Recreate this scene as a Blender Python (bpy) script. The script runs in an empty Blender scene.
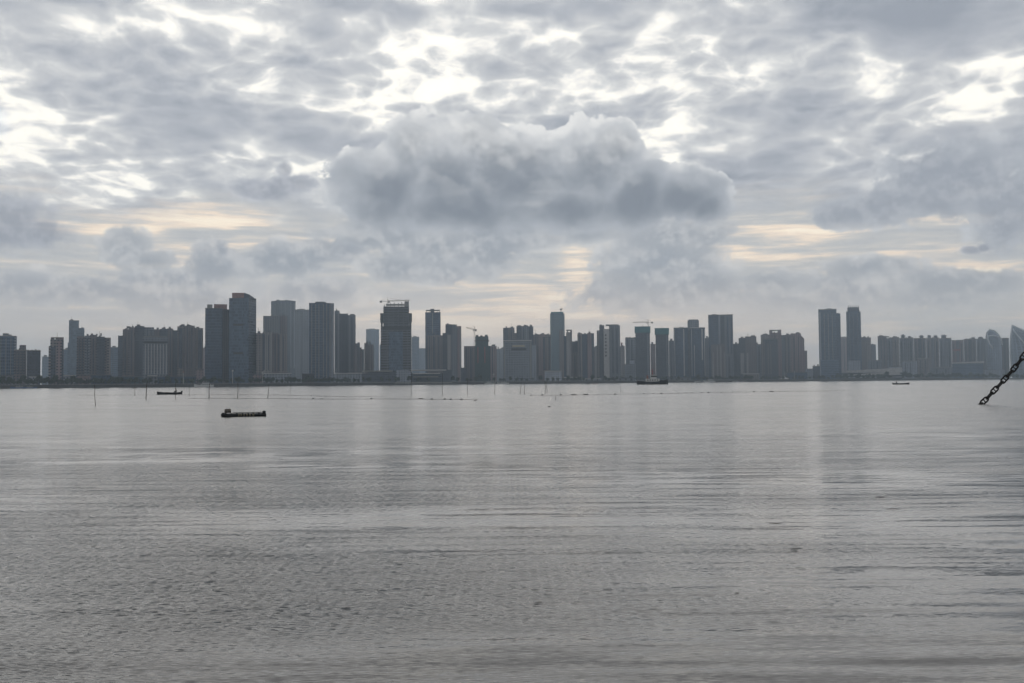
import bpy, bmesh, math, random
from mathutils import Vector, Matrix

sc = bpy.context.scene
COL = sc.collection
rng = random.Random(11)
R = math.radians

# ------------------------------------------------------------------ camera
W, H, F = 1024, 683, 995.6
CAM_H = 2.2
PITCH = math.atan((382.5 - 341.5) / F)
ROLL = R(0.45)
fwd = Vector((0, math.cos(PITCH), math.sin(PITCH)))
right0 = Vector((1, 0, 0))
up0 = right0.cross(fwd)
right = right0 * math.cos(ROLL) - up0 * math.sin(ROLL)
up = right0 * math.sin(ROLL) + up0 * math.cos(ROLL)
cam_d = bpy.data.cameras.new('camera')
cam_d.lens = F * 36 / W
cam_d.sensor_width = 36
cam_d.clip_start = 0.1
cam_d.clip_end = 30000
cam = bpy.data.objects.new('camera', cam_d)
COL.objects.link(cam)
M = Matrix((right, up, -fwd)).transposed().to_4x4()
M.translation = (0, 0, CAM_H)
cam.matrix_world = M
sc.camera = cam


def ray(px, py):
    return (fwd * F + right * (px - W / 2) + up * (H / 2 - py)).normalized()


def az_el(px, py):
    d = ray(px, py)
    return math.degrees(math.atan2(d.x, d.y)), math.degrees(math.asin(d.z))


def ground(px, py, z=0.0):
    """the point of the level z that shows at a pixel of the photograph"""
    d = ray(px, py)
    k = (z - CAM_H) / d.z
    return Vector((d.x * k, d.y * k, z))


def hpoint(px, dist, z=0.0, py=382.5):
    d = ray(px, py)
    k = dist / math.hypot(d.x, d.y)
    return Vector((d.x * k, d.y * k, z))


def zat(px, py, dist):
    d = ray(px, py)
    return CAM_H + dist * d.z / math.hypot(d.x, d.y)


def lin(*c):
    o = []
    for v in c:
        v /= 255
        o.append(v / 12.92 if v <= 0.04045 else ((v + 0.055) / 1.055) ** 2.4)
    return tuple(o)


# ------------------------------------------------------------------ node helper
class NT:
    def __init__(self, tree):
        self.t = tree

    def n(self, kind, **kw):
        nd = self.t.nodes.new(kind)
        for k, v in kw.items():
            setattr(nd, k, v)
        return nd

    def put(self, inp, v):
        if v is None:
            return
        if isinstance(v, bpy.types.NodeSocket):
            self.t.links.new(v, inp)
        else:
            if hasattr(inp, 'default_value'):
                try:
                    inp.default_value = v
                except Exception:
                    inp.default_value = tuple(v) + (1,)

    def m(self, op, a, b=None, c=None, clamp=False):
        nd = self.n('ShaderNodeMath', operation=op, use_clamp=clamp)
        self.put(nd.inputs[0], a)
        self.put(nd.inputs[1], b)
        self.put(nd.inputs[2], c)
        return nd.outputs[0]

    def v(self, op, a, b=None, c=None, out=0):
        nd = self.n('ShaderNodeVectorMath', operation=op)
        self.put(nd.inputs[0], a)
        self.put(nd.inputs[1], b)
        self.put(nd.inputs[2], c)
        return nd.outputs[out]

    def xyz(self, a):
        nd = self.n('ShaderNodeSeparateXYZ')
        self.put(nd.inputs[0], a)
        return nd.outputs

    def vec(self, x, y, z=0.0):
        nd = self.n('ShaderNodeCombineXYZ')
        self.put(nd.inputs[0], x)
        self.put(nd.inputs[1], y)
        self.put(nd.inputs[2], z)
        return nd.outputs[0]

    def noise(self, vec, scale, detail=4.0, rough=0.5, lac=2.0, dist=0.0, out=0, dim='2D'):
        nd = self.n('ShaderNodeTexNoise', noise_dimensions=dim)
        self.put(nd.inputs['Vector'], vec)
        nd.inputs['Scale'].default_value = scale
        nd.inputs['Detail'].default_value = detail
        nd.inputs['Roughness'].default_value = rough
        nd.inputs['Lacunarity'].default_value = lac
        nd.inputs['Distortion'].default_value = dist
        return nd.outputs[out]

    def ss(self, x, a, b, lo=0.0, hi=1.0, kind='SMOOTHSTEP'):
        nd = self.n('ShaderNodeMapRange', interpolation_type=kind)
        self.put(nd.inputs[0], x)
        self.put(nd.inputs[1], a)
        self.put(nd.inputs[2], b)
        self.put(nd.inputs[3], lo)
        self.put(nd.inputs[4], hi)
        return nd.outputs[0]

    def mix(self, f, a, b):
        nd = self.n('ShaderNodeMix', data_type='RGBA')
        self.put(nd.inputs[0], f)
        self.put(nd.inputs[6], a)
        self.put(nd.inputs[7], b)
        return nd.outputs[2]

    def ramp(self, f, stops):
        nd = self.n('ShaderNodeValToRGB')
        r = nd.color_ramp
        while len(r.elements) < len(stops):
            r.elements.new(0.5)
        for e, (p, c) in zip(r.elements, stops):
            e.position = p
            e.color = tuple(c) + (1,)
        self.put(nd.inputs[0], f)
        return nd.outputs[0]


# ------------------------------------------------------------------ sky
SUN_EL, SUN_AZ = 27.0, -5.0        # degrees; azimuth from straight ahead, + to the right
world = bpy.data.worlds.new('World')
sc.world = world
world.use_nodes = True
world.node_tree.nodes.clear()
N = NT(world.node_tree)
tc = N.n('ShaderNodeTexCoord')
D = N.v('NORMALIZE', tc.outputs['Generated'])
dx, dy, dz = N.xyz(D)
az = N.m('MULTIPLY', N.m('ARCTAN2', dx, dy), 57.2958)
el = N.m('MULTIPLY', N.m('ARCSINE', dz), 57.2958)
P = N.vec(az, el)


def blobs(vec, lst, soft=0.08):
    """union of ellipses (px, py, rx, ry in photograph pixels): 1 at a centre, 0 on the outline"""
    acc = None
    for (cx, cy, rx, ry) in lst:
        a, e = az_el(cx, cy)
        rx, ry = rx * 0.0545, ry * 0.0565
        q = N.v('MULTIPLY_ADD', vec, (1 / rx, 1 / ry, 0), (-a / rx, -e / ry, 0))
        s = N.m('SUBTRACT', 1.0, N.v('LENGTH', q, out=1))
        if acc is None:
            acc = s
        else:
            acc = N.m('SMOOTH_MAX', acc, s, soft)
    return acc


def bias(vec, lst):
    acc = None
    for (cx, cy, rx, ry, w) in lst:
        a, e = az_el(cx, cy)
        rx, ry = rx * 0.0545, ry * 0.0565
        q = N.v('MULTIPLY_ADD', vec, (1 / rx, 1 / ry, 0), (-a / rx, -e / ry, 0))
        s = N.ss(N.v('LENGTH', q, out=1), 1.0, 0.0, 0.0, w)
        acc = s if acc is None else N.m('ADD', acc, s)
    return acc


# warp shared by all the cloud decks: broad folds only
wn = N.noise(P, 0.22, 1.0, 0.5, out=1)
warp = N.v('MULTIPLY', N.v('SUBTRACT', wn, (0.5, 0.5, 0.5)), (3.0, 1.6, 0))
PW = N.v('ADD', P, warp)
# the high deck lies on a plane above, so its cells close up towards the horizon
k = N.m('DIVIDE', 1.0, N.m('ADD', N.m('MAXIMUM', dz, 0.0), 0.20))
PL0 = N.vec(N.m('MULTIPLY', dx, k), N.m('MULTIPLY', dy, k))
curl = N.noise(PL0, 5.0, 2.0, 0.5, out=1)
PL = N.v('MULTIPLY_ADD', curl, (0.10, 0.10, 0), PL0)
n1 = N.noise(PL, 5.6, 8.0, 0.60)
n2 = N.noise(PL, 2.3, 2.0, 0.5)
vd = N.n('ShaderNodeTexVoronoi', feature='F1', voronoi_dimensions='2D')
N.put(vd.inputs['Vector'], PL)
vd.inputs['Scale'].default_value = 17.0
puffs = N.m('MULTIPLY', N.m('SUBTRACT', vd.outputs['Distance'], 0.42), 0.16)
deck = N.m('ADD', N.m('ADD', N.m('MULTIPLY', n1, 0.70), N.m('MULTIPLY', n2, 0.30)), puffs)
B = bias(PW, [
    # bright openings
    (425, 92, 150, 38, .16), (370, 62, 120, 26, .10), (120, 28, 90, 24, .12), (170, 40, 80, 18, .10), (300, 30, 70, 22, .10),
    (60, 150, 110, 40, .15), (10, 110, 60, 70, .13), (500, 40, 140, 26, .12), (672, 18, 60, 22, .24),
    (640, 80, 190, 44, .15), (830, 45, 60, 40, .12), (840, 88, 130, 34, .12), (700, 88, 90, 26, .08),
    (662, 158, 38, 24, .26), (1010, 68, 60, 20, .12), (960, 105, 60, 16, .10), (570, 40, 70, 30, .06),
    (180, 78, 90, 24, .07), (20, 70, 60, 30, .07), (300, 160, 60, 20, .05),
    # thick grey banks
    (200, 128, 170, 36, -.15), (330, 145, 120, 34, -.10), (760, 140, 200, 40, -.11), (925, 14, 150, 70, -.34),
    (590, 4, 110, 16, -.14), (60, 4, 140, 20, -.12), (380, 6, 110, 14, -.12), (100, 90, 110, 22, -.07), (230, 8, 80, 14, -.06),
    (800, 190, 240, 44, -.12), (1000, 140, 120, 50, -.12), (760, 40, 70, 26, -.10), (250, 60, 80, 14, -.05), (560, 50, 60, 14, -.04),
])
calm = N.ss(B, -0.22, 0.0, 0.45, 1.0)                        # thick banks are smoother than the broken sky
deck = N.m('ADD', 0.5, N.m('MULTIPLY', N.m('SUBTRACT', deck, 0.5), calm))
g = N.m('ADD', deck, N.m('MULTIPLY', B, N.ss(B, -0.05, 0.05, 0.75, 0.55)))
# higher than the picture the deck is closed again
g = N.m('SUBTRACT', g, N.ss(el, 20.5, 30.0, 0.0, 0.13))
deckcol = N.ramp(g, [(0.24, lin(146, 152, 162)), (0.40, lin(170, 174, 181)), (0.50, lin(190, 192, 195)),
                     (0.56, lin(208, 209, 209)), (0.60, lin(234, 232, 228)), (0.645, lin(253, 250, 241)), (1.0, lin(255, 253, 248))])
# low sky: pale cream light between long thin streaks
st = N.noise(N.v('MULTIPLY_ADD', P, (0.13, 1.5, 0), N.v('MULTIPLY', warp, (0.05, 0.25, 0))), 1.0, 6.0, 0.62)
lowbias = bias(PW, [
    (170, 212, 150, 30, .20), (250, 228, 90, 26, .14), (60, 180, 70, 18, .14), (110, 232, 100, 24, .10),
    (800, 232, 90, 20, .20), (770, 258, 90, 16, .20), (960, 262, 110, 22, .24), (968, 216, 42, 7, .34),
    (572, 262, 44, 34, .26), (540, 290, 100, 26, .20), (500, 322, 200, 40, .24), (700, 335, 160, 20, .12), (900, 335, 150, 14, .16), (330, 322, 120, 40, .06),
])
sg = N.m('ADD', st, N.m('MULTIPLY', lowbias, 0.85))
lowcol = N.ramp(sg, [(0.34, lin(174, 177, 181)), (0.52, lin(188, 188, 187)), (0.61, lin(206, 200, 193)), (0.70, lin(236, 219, 200)), (0.80, lin(249, 235, 214)), (1.0, lin(250, 240, 224))])
lowmask = N.ss(N.m('ADD', el, N.m('MULTIPLY', N.m('SUBTRACT', n2, 0.5), 6.0)), 8.0, 11.0, 1.0, 0.0)
col = N.mix(lowmask, deckcol, lowcol)


# heaped clouds in front: one billow texture, read where it is and a little higher up
VEC = N.v('ADD', P, N.v('MULTIPLY', warp, (0.3, 0.3, 0)))


def billow(vec):
    b1 = N.noise(vec, 0.50, 8.0, 0.60)
    vo = N.n('ShaderNodeTexVoronoi', feature='F1', voronoi_dimensions='2D')
    N.put(vo.inputs['Vector'], vec)
    vo.inputs['Scale'].default_value = 1.0
    vo.inputs['Detail'].default_value = 2.0
    vo.inputs['Roughness'].default_value = 0.5
    return N.m('ADD', N.m('SUBTRACT', b1, 0.5), N.m('MULTIPLY', N.m('SUBTRACT', 0.40, vo.outputs['Distance']), 0.28))


VEC2 = N.v('ADD', VEC, (0.15, 0.55, 0))
BIL, BIL2 = billow(VEC), billow(VEC2)


def heads(vec):
    vo = N.n('ShaderNodeTexVoronoi', feature='SMOOTH_F1', voronoi_dimensions='2D')
    N.put(vo.inputs['Vector'], vec)
    vo.inputs['Scale'].default_value = 0.55
    vo.inputs['Smoothness'].default_value = 0.6
    return vo.outputs['Distance']


hw = N.v('MULTIPLY_ADD', wn, (0.9, 0.9, 0), N.v('MULTIPLY_ADD', N.noise(VEC, 0.8, 4.0, 0.6, out=1), (1.3, 1.3, 0), VEC))
HEAD = N.m('SUBTRACT', heads(N.v('ADD', hw, (0.1, 0.5, 0))), heads(hw))
TONE = N.noise(VEC, 0.33, 3.0, 0.5)                          # slow light and dark inside a heap


def layer(col, lst, amp, rim, mid, dark, edge, opacity, grow=0.05, d2=0.62, litk=0.35, base=None, big=False):
    s0 = N.m('ADD', blobs(VEC, lst, 0.12), grow)
    f0 = N.m('MULTIPLY_ADD', BIL, amp, s0)
    fi = N.m('ADD', s0, N.m('MULTIPLY', N.m('SUBTRACT', TONE, 0.5), 1.1))
    grad = N.m('SUBTRACT', BIL, BIL2)
    e = edge
    if base:                                               # ragged, softer underside
        e = N.ss(el, base[0], base[1], edge * 6.5, edge)
    alpha = N.ss(f0, 0.0, e, 0.0, opacity)
    lit = N.ss(grad, -0.10, 0.28)                          # light comes from above
    if big:
        rim = N.mix(N.ss(el, 8.0, 13.5), mid, rim)
    c = N.mix(N.ss(fi, 0.0, 0.30), rim, mid)
    c = N.mix(N.ss(fi, 0.15, d2), c, dark)
    if big:                                                # whole cauliflower heads, lit from behind and above
        lit = N.m('ADD', N.m('MULTIPLY', N.ss(HEAD, -0.05, 0.32), N.ss(el, 7.0, 14.5, 0.05, 0.55)), N.m('MULTIPLY', N.m('ADD', N.ss(el, 10.0, 15.5), N.m('MULTIPLY', lit, 0.5)), N.ss(el, 10.0, 15.0, 0.0, 0.95)))
    c = N.mix(N.m('MULTIPLY', lit, litk), c, rim)
    return N.mix(alpha, col, c)


# faint low banks
col = layer(col, [
    (285, 262, 70, 30), (170, 280, 90, 20), (90, 290, 140, 18), (345, 250, 40, 24), (122, 244, 30, 26), (215, 262, 40, 30),
    (430, 250, 90, 36), (650, 255, 76, 56), (700, 285, 70, 34), (860, 286, 150, 26), (940, 292, 120, 28), (800, 296, 120, 30),
    (760, 285, 40, 20), (490, 245, 80, 26), (650, 295, 140, 30), (35, 290, 70, 26), (200, 302, 140, 24), (300, 295, 120, 26),
     (868, 262, 26, 14), (440, 272, 70, 22)], 1.15,
    lin(205, 203, 201), lin(176, 179, 183), lin(150, 156, 165), 0.30, 0.95, -0.08, 0.75, 0.55)
# puffs hanging under the big cloud and beside it
col = layer(col, [(390, 232, 80, 24), (500, 236, 110, 22), (680, 236, 70, 26), (590, 232, 60, 14), (435, 246, 84, 34), (400, 268, 50, 22), (480, 258, 50, 26), (668, 256, 80, 44), (640, 280, 60, 30), (705, 288, 60, 24), (282, 262, 64, 26), (320, 250, 36, 20),
                  (124, 244, 32, 24), (145, 262, 40, 16), (212, 268, 40, 18), (868, 268, 60, 16), (960, 284, 90, 18), (780, 284, 50, 16)], 0.85,
            lin(200, 200, 200), lin(175, 178, 182), lin(150, 156, 164), 0.36, 0.90, 0.06, 0.9, 0.5)
# right-hand bank
col = layer(col, [(880, 212, 70, 22), (960, 175, 100, 44), (1010, 205, 60, 46), (838, 214, 40, 18), (930, 195, 80, 36)], 1.1,
            lin(190, 193, 197), lin(168, 173, 180), lin(146, 152, 162), 0.34, 0.92, 0.03, 0.8)
# scraps and heaps at the left, a scrap at the right
col = layer(col, [(5, 222, 62, 40), (-40, 220, 60, 40), (44, 232, 34, 22), (262, 190, 42, 14), (296, 184, 34, 14), (288, 170, 12, 14), (970, 250, 14, 6), (984, 247, 10, 5)], 1.0,
    lin(196, 198, 203), lin(160, 165, 175), lin(138, 144, 156), 0.55, 0.80, 0.04, 0.8)
# the big cloud
col = layer(col, [
    (440, 172, 84, 62), (590, 172, 62, 58), (515, 186, 100, 62), (380, 190, 66, 48), (680, 196, 62, 34), (640, 198, 60, 38),
    (708, 206, 34, 22), (414, 150, 44, 38), (612, 146, 34, 32), (460, 208, 130, 34), (560, 208, 130, 32), (520, 158, 76, 38), (474, 140, 44, 32)], 0.72,
    lin(220, 220, 219), lin(164, 169, 176), lin(122, 129, 139), 0.07, 1.0, 0.0, 0.90, 0.50, (7.6, 11.5), True)
# air light near the horizon, paler and faintly warm ahead
hzc = N.mix(N.ss(az, 8.0, 26.0), lin(222, 206, 192), lin(188, 185, 182))
hzc = N.mix(N.ss(az, -8.0, -30.0), hzc, lin(198, 190, 184))
col = N.mix(N.ss(el, 0.5, 7.0, 0.90, 0.0), col, hzc)
# the half of the sky away from the sun is duller
sd = Vector((math.sin(R(SUN_AZ)) * math.cos(R(SUN_EL)), math.cos(R(SUN_AZ)) * math.cos(R(SUN_EL)), math.sin(R(SUN_EL))))
dot = N.v('DOT_PRODUCT', D, tuple(sd), out=1)
dim = N.ss(dot, -0.3, 0.82, 0.80, 1.08)
skyt = N.n('ShaderNodeTexSky', sky_type='NISHITA', sun_disc=False)
skyt.sun_elevation = R(SUN_EL)
skyt.sun_rotation = R(SUN_AZ)
clear = N.v('MULTIPLY', skyt.outputs[0], (1, 1, 1))
cloud = N.v('SCALE', col)
N.put(cloud.node.inputs['Scale'], N.m('MULTIPLY', dim, 10.0))
cover = N.ss(g, 0.60, 0.95, 1.0, 0.90)
# a small hole of blue at the left edge
hole = blobs(PW, [(-2, 118, 11, 20)])
cover = N.m('SUBTRACT', cover, N.ss(hole, 0.0, 0.8, 0.0, 0.35))
fin = N.mix(cover, clear, cloud)
bg = N.n('ShaderNodeBackground')
N.put(bg.inputs[0], fin)
bg.inputs[1].default_value = 0.1
wo = N.n('ShaderNodeOutputWorld')
world.node_tree.links.new(bg.outputs[0], wo.inputs[0])
world.cycles.sampling_method = 'MANUAL'
world.cycles.sample_map_resolution = 512

sun_d = bpy.data.lights.new('sun', 'SUN')
sun_d.energy = 0.5
sun_d.angle = R(70)
sun_d.color = (1.0, 0.95, 0.88)
sun = bpy.data.objects.new('sun', sun_d)
COL.objects.link(sun)
sun.rotation_euler = sd.to_track_quat('Z', 'Y').to_euler()

sc.view_settings.view_transform = 'Standard'
sc.view_settings.look = 'None'
sc.view_settings.exposure = 0.12
sc.view_settings.gamma = 1
sc.cycles.use_denoising = True
sc.cycles.use_adaptive_sampling = True
sc.cycles.adaptive_threshold = 0.03
sc.cycles.adaptive_min_samples = 8
sc.cycles.max_bounces = 5
sc.cycles.diffuse_bounces = 2
sc.cycles.glossy_bounces = 3
sc.cycles.volume_bounces = 0
sc.cycles.transparent_max_bounces = 6
sc.cycles.caustics_reflective = False
sc.cycles.caustics_refractive = False

# ------------------------------------------------------------------ mesh helpers
def link_mesh(name, bm, mat, parent=None, smooth=False):
    me = bpy.data.meshes.new(name)
    bm.normal_update()
    bm.to_mesh(me)
    bm.free()
    for p in me.polygons:
        p.use_smooth = smooth
    if mat is not None:
        me.materials.append(mat)
    o = bpy.data.objects.new(name, me)
    COL.objects.link(o)
    if parent is not None:
        o.parent = parent
    return o


def tag(o, label=None, cat=None, group=None, kind=None):
    for kk, vv in (('label', label), ('category', cat), ('group', group), ('kind', kind)):
        if vv:
            o[kk] = vv
    return o


def empty(name, loc=(0, 0, 0), rz=0.0):
    o = bpy.data.objects.new(name, None)
    COL.objects.link(o)
    o.location = loc
    o.rotation_euler = (0, 0, rz)
    o.empty_display_size = 0.5
    return o


def copy_tree(o, parent=None):
    c = o.copy()
    COL.objects.link(c)
    c.parent = parent
    for ch in o.children:
        copy_tree(ch, c)
    return c


def bm_box(bm, x0, x1, y0, y1, z0, z1):
    return bm_prism(bm, [(x0, y0), (x1, y0), (x1, y1), (x0, y1)], z0, z1)


def bm_prism(bm, pts, z0, z1):
    """vertical prism over a counter-clockwise outline; z1 is one height or one for every corner; faces get UVs in metres"""
    uvl = bm.loops.layers.uv.verify()
    n = len(pts)
    zt = z1 if isinstance(z1, (list, tuple)) else [z1] * n
    lo = [bm.verts.new((p[0], p[1], z0)) for p in pts]
    hi = [bm.verts.new((p[0], p[1], z)) for p, z in zip(pts, zt)]
    d = 0.0
    for i in range(n):
        j = (i + 1) % n
        ln = math.dist(pts[i], pts[j])
        f = bm.faces.new((lo[i], lo[j], hi[j], hi[i]))
        for lp, uv in zip(f.loops, ((d, z0), (d + ln, z0), (d + ln, zt[j]), (d, zt[i]))):
            lp[uvl].uv = uv
        d += ln
    bm.faces.new(hi)
    bm.faces.new(list(reversed(lo)))
    return bm


def bm_tube(bm, pts, rad, seg=6, caps=True):
    """tube through points; rad is one radius or one for each point"""
    rr = rad if isinstance(rad, (list, tuple)) else [rad] * len(pts)
    rings = []
    ref = Vector((0.13, 0.21, 0.97)).normalized()
    for i, p in enumerate(pts):
        p = Vector(p)
        a = Vector(pts[max(i - 1, 0)])
        b = Vector(pts[min(i + 1, len(pts) - 1)])
        t = (b - a).normalized()
        u = t.cross(ref)
        if u.length < 1e-3:
            u = t.cross(Vector((1, 0, 0)))
        u.normalize()
        w = t.cross(u)
        rings.append([bm.verts.new(p + (u * math.cos(2 * math.pi * s / seg) + w * math.sin(2 * math.pi * s / seg)) * rr[i]) for s in range(seg)])
    for a, b in zip(rings, rings[1:]):
        for s in range(seg):
            bm.faces.new((a[s], a[(s + 1) % seg], b[(s + 1) % seg], b[s]))
    if caps:
        bm.faces.new(list(reversed(rings[0])))
        bm.faces.new(rings[-1])
    return bm


def bm_ball(bm, c, r, sub=1, sc3=(1, 1, 1), jit=0.0):
    g_ = bmesh.ops.create_icosphere(bm, subdivisions=sub, radius=r)
    for v in g_['verts']:
        kx = 1 + rng.uniform(-jit, jit)
        v.co = Vector((v.co.x * sc3[0] * kx, v.co.y * sc3[1] * kx, v.co.z * sc3[2] * kx)) + Vector(c)
    return bm


# ------------------------------------------------------------------ materials
MATS = {}


def plain(key, rgb, rough=0.7, metal=0.0, var=0.15, scale=3.0):
    if key in MATS:
        return MATS[key]
    m = bpy.data.materials.new(key)
    m.use_nodes = True
    n = NT(m.node_tree)
    b = m.node_tree.nodes['Principled BSDF']
    t = n.n('ShaderNodeTexCoord')
    f = n.ss(n.noise(t.outputs['Object'], scale, 4.0, 0.6, dim='3D'), 0.3, 0.7)
    c = n.mix(f, tuple(x * (1 - var) for x in rgb) + (1,), tuple(min(1, x * (1 + var)) for x in rgb) + (1,))
    n.put(b.inputs['Base Color'], c)
    b.inputs['Roughness'].default_value = rough
    b.inputs['Metallic'].default_value = metal
    MATS[key] = m
    return m


def facade(wall, glass, bay=3.4, floor=3.3, wx=0.55, wy=0.5, band=0):
    """wall with a grid of windows: bay and floor in metres, wx and wy the share that is glass, band: a solid pier every so many bays"""
    wall = tuple(a * b for a, b in zip(wall, (.84, .91, 1.04) if wall[0] > .2 else (.68, .80, .98)))
    key = ('f', wall, glass, bay, floor, wx, wy, band)
    if key in MATS:
        return MATS[key]
    m = bpy.data.materials.new('facade')
    m.use_nodes = True
    n = NT(m.node_tree)
    b = m.node_tree.nodes['Principled BSDF']
    uv = n.n('ShaderNodeUVMap').outputs[0]
    u, v, _ = n.xyz(uv)
    ub = n.m('DIVIDE', u, bay)
    vb = n.m('DIVIDE', v, floor)
    inx = n.m('LESS_THAN', n.m('FRACT', ub), wx)
    iny = n.m('LESS_THAN', n.m('FRACT', vb), wy)
    win = n.m('MULTIPLY', inx, iny)
    if band:
        win = n.m('MULTIPLY', win, n.m('GREATER_THAN', n.m('FRACT', n.m('DIVIDE', ub, float(band))), 1.0 / band))
    cell = n.vec(n.m('FLOOR', ub), n.m('FLOOR', vb))
    wnz = n.n('ShaderNodeTexWhiteNoise', noise_dimensions='2D')
    n.put(wnz.inputs[0], cell)
    gl = n.mix(wnz.outputs[0], tuple(x * 0.55 for x in glass) + (1,), tuple(min(1, x * 1.6) for x in glass) + (1,))
    big = n.ss(n.noise(n.v('MULTIPLY', uv, (1, 0.15, 1)), 0.07, 4.0, 0.6), 0.3, 0.7)
    wl = n.mix(big, tuple(x * 0.82 for x in wall) + (1,), tuple(min(1, x * 1.15) for x in wall) + (1,))
    n.put(b.inputs['Base Color'], n.mix(win, wl, gl))
    n.put(b.inputs['Roughness'], n.ss(win, 0.0, 1.0, 0.8, 0.25))
    MATS[key] = m
    return m


# wall / glass colours (real surfaces)
TAN, TANL, BROWN, GREY, GREYL, WHITE = (.30, .255, .225), (.38, .34, .30), (.21, .175, .165), (.24, .25, .26), (.36, .37, .38), (.52, .52, .52)
PINK = (.34, .24, .22)
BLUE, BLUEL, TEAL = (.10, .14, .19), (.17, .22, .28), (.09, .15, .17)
GL, GLB, GLT = (.055, .066, .088), (.03, .058, .105), (.025, .07, .09)

FM = {
    'tan': facade(TAN, GL, 3.6, 3.2, .5, .5), 'tanl': facade(TANL, GL, 4.2, 3.2, .32, .45), 'brown': facade(BROWN, GL, 3.2, 3.1, .5, .5),
    'grey': facade(GREY, GL, 3.4, 3.3, .5, .5), 'greyl': facade(GREYL, GL, 3.6, 3.3, .42, .5), 'white': facade(WHITE, GL, 3.6, 3.4, .3, .42),
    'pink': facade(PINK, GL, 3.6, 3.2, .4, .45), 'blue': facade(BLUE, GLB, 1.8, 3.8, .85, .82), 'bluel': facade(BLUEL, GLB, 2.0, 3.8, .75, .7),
    'teal': facade(TEAL, GLT, 1.8, 3.8, .8, .72), 'dark': facade((.11, .12, .135), GL, 3.0, 3.4, .7, .6),
    'glass': facade((.10, .14, .19), (.055, .09, .135), 1.6, 3.9, .9, .8), 'hotel': facade((.27, .28, .29), (.10, .115, .13), 3.9, 3.6, .62, .58),
    'frame': facade((.13, .125, .125), (.035, .037, .04), 7.5, 3.9, .86, .62), 'slabs': facade((.40, .40, .39), (.05, .06, .065), 60.0, 5.2, .99, .55),
    'shell': facade((.30, .34, .38), (.11, .14, .18), 3.0, 4.2, .7, .55),
    'net': facade((.05, .095, .085), (.035, .07, .065), 2.0, 3.4, .5, .3), 'strip': facade((.11, .125, .15), GL, 2.4, 3.2, .8, .62),
    'stripb': facade((.13, .16, .20), GLB, 2.4, 3.6, .85, .7),
}
M_CONC = plain('concrete', (.26, .26, .25), .85, 0, .2, .3)
M_LIGHTC = plain('pale_render', (.48, .47, .46), .8, 0, .12, .2)
M_DARK = plain('dark_louvre', (.014, .016, .02), .6)
M_ROOF = plain('roof_plant', (.12, .13, .15), .8, 0, .2, .4)
M_RUST = plain('terracotta', (.28, .15, .13), .8, 0, .2, .3)
M_TEALNET = plain('teal_netting', (.03, .17, .20), .85, 0, .12, .6)
M_RED = plain('red_hoist', (.35, .07, .06), .7)
M_STEEL = plain('crane_steel', (.20, .17, .12), .6, 0, .1, 1)
M_WHITEP = plain('white_paint', (.62, .62, .60), .45, 0, .06, 1)
M_BLACKH = plain('black_hull', (.018, .02, .022), .5, 0, .3, 2)
M_GREEN = plain('foliage', (.035, .055, .03), .9, 0, .45, .6)
M_TRUNK = plain('bark', (.09, .07, .05), .9)
M_BLUEP = plain('blue_paint', (.05, .12, .28), .6)
M_BEIGE = plain('beige_sign', (.50, .44, .30), .7)
M_SHELL = plain('shell_cladding', (.55, .58, .60), .35, 0, .08, .1)
M_SKIN = plain('skin', (.30, .17, .11), .6)


# ------------------------------------------------------------------ buildings
def shore_dist(px):
    """horizontal distance from the camera to the far shore, seen at a pixel column"""
    yo = 2.1 + (0.85 - 2.1) * px / 1024.0
    return CAM_H * F / yo / math.cos(math.atan((px - 512) / F))


def azi(px):
    d = ray(px, 318)
    return math.atan2(d.x, d.y)


GZ = 3.6       # level of the land


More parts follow.
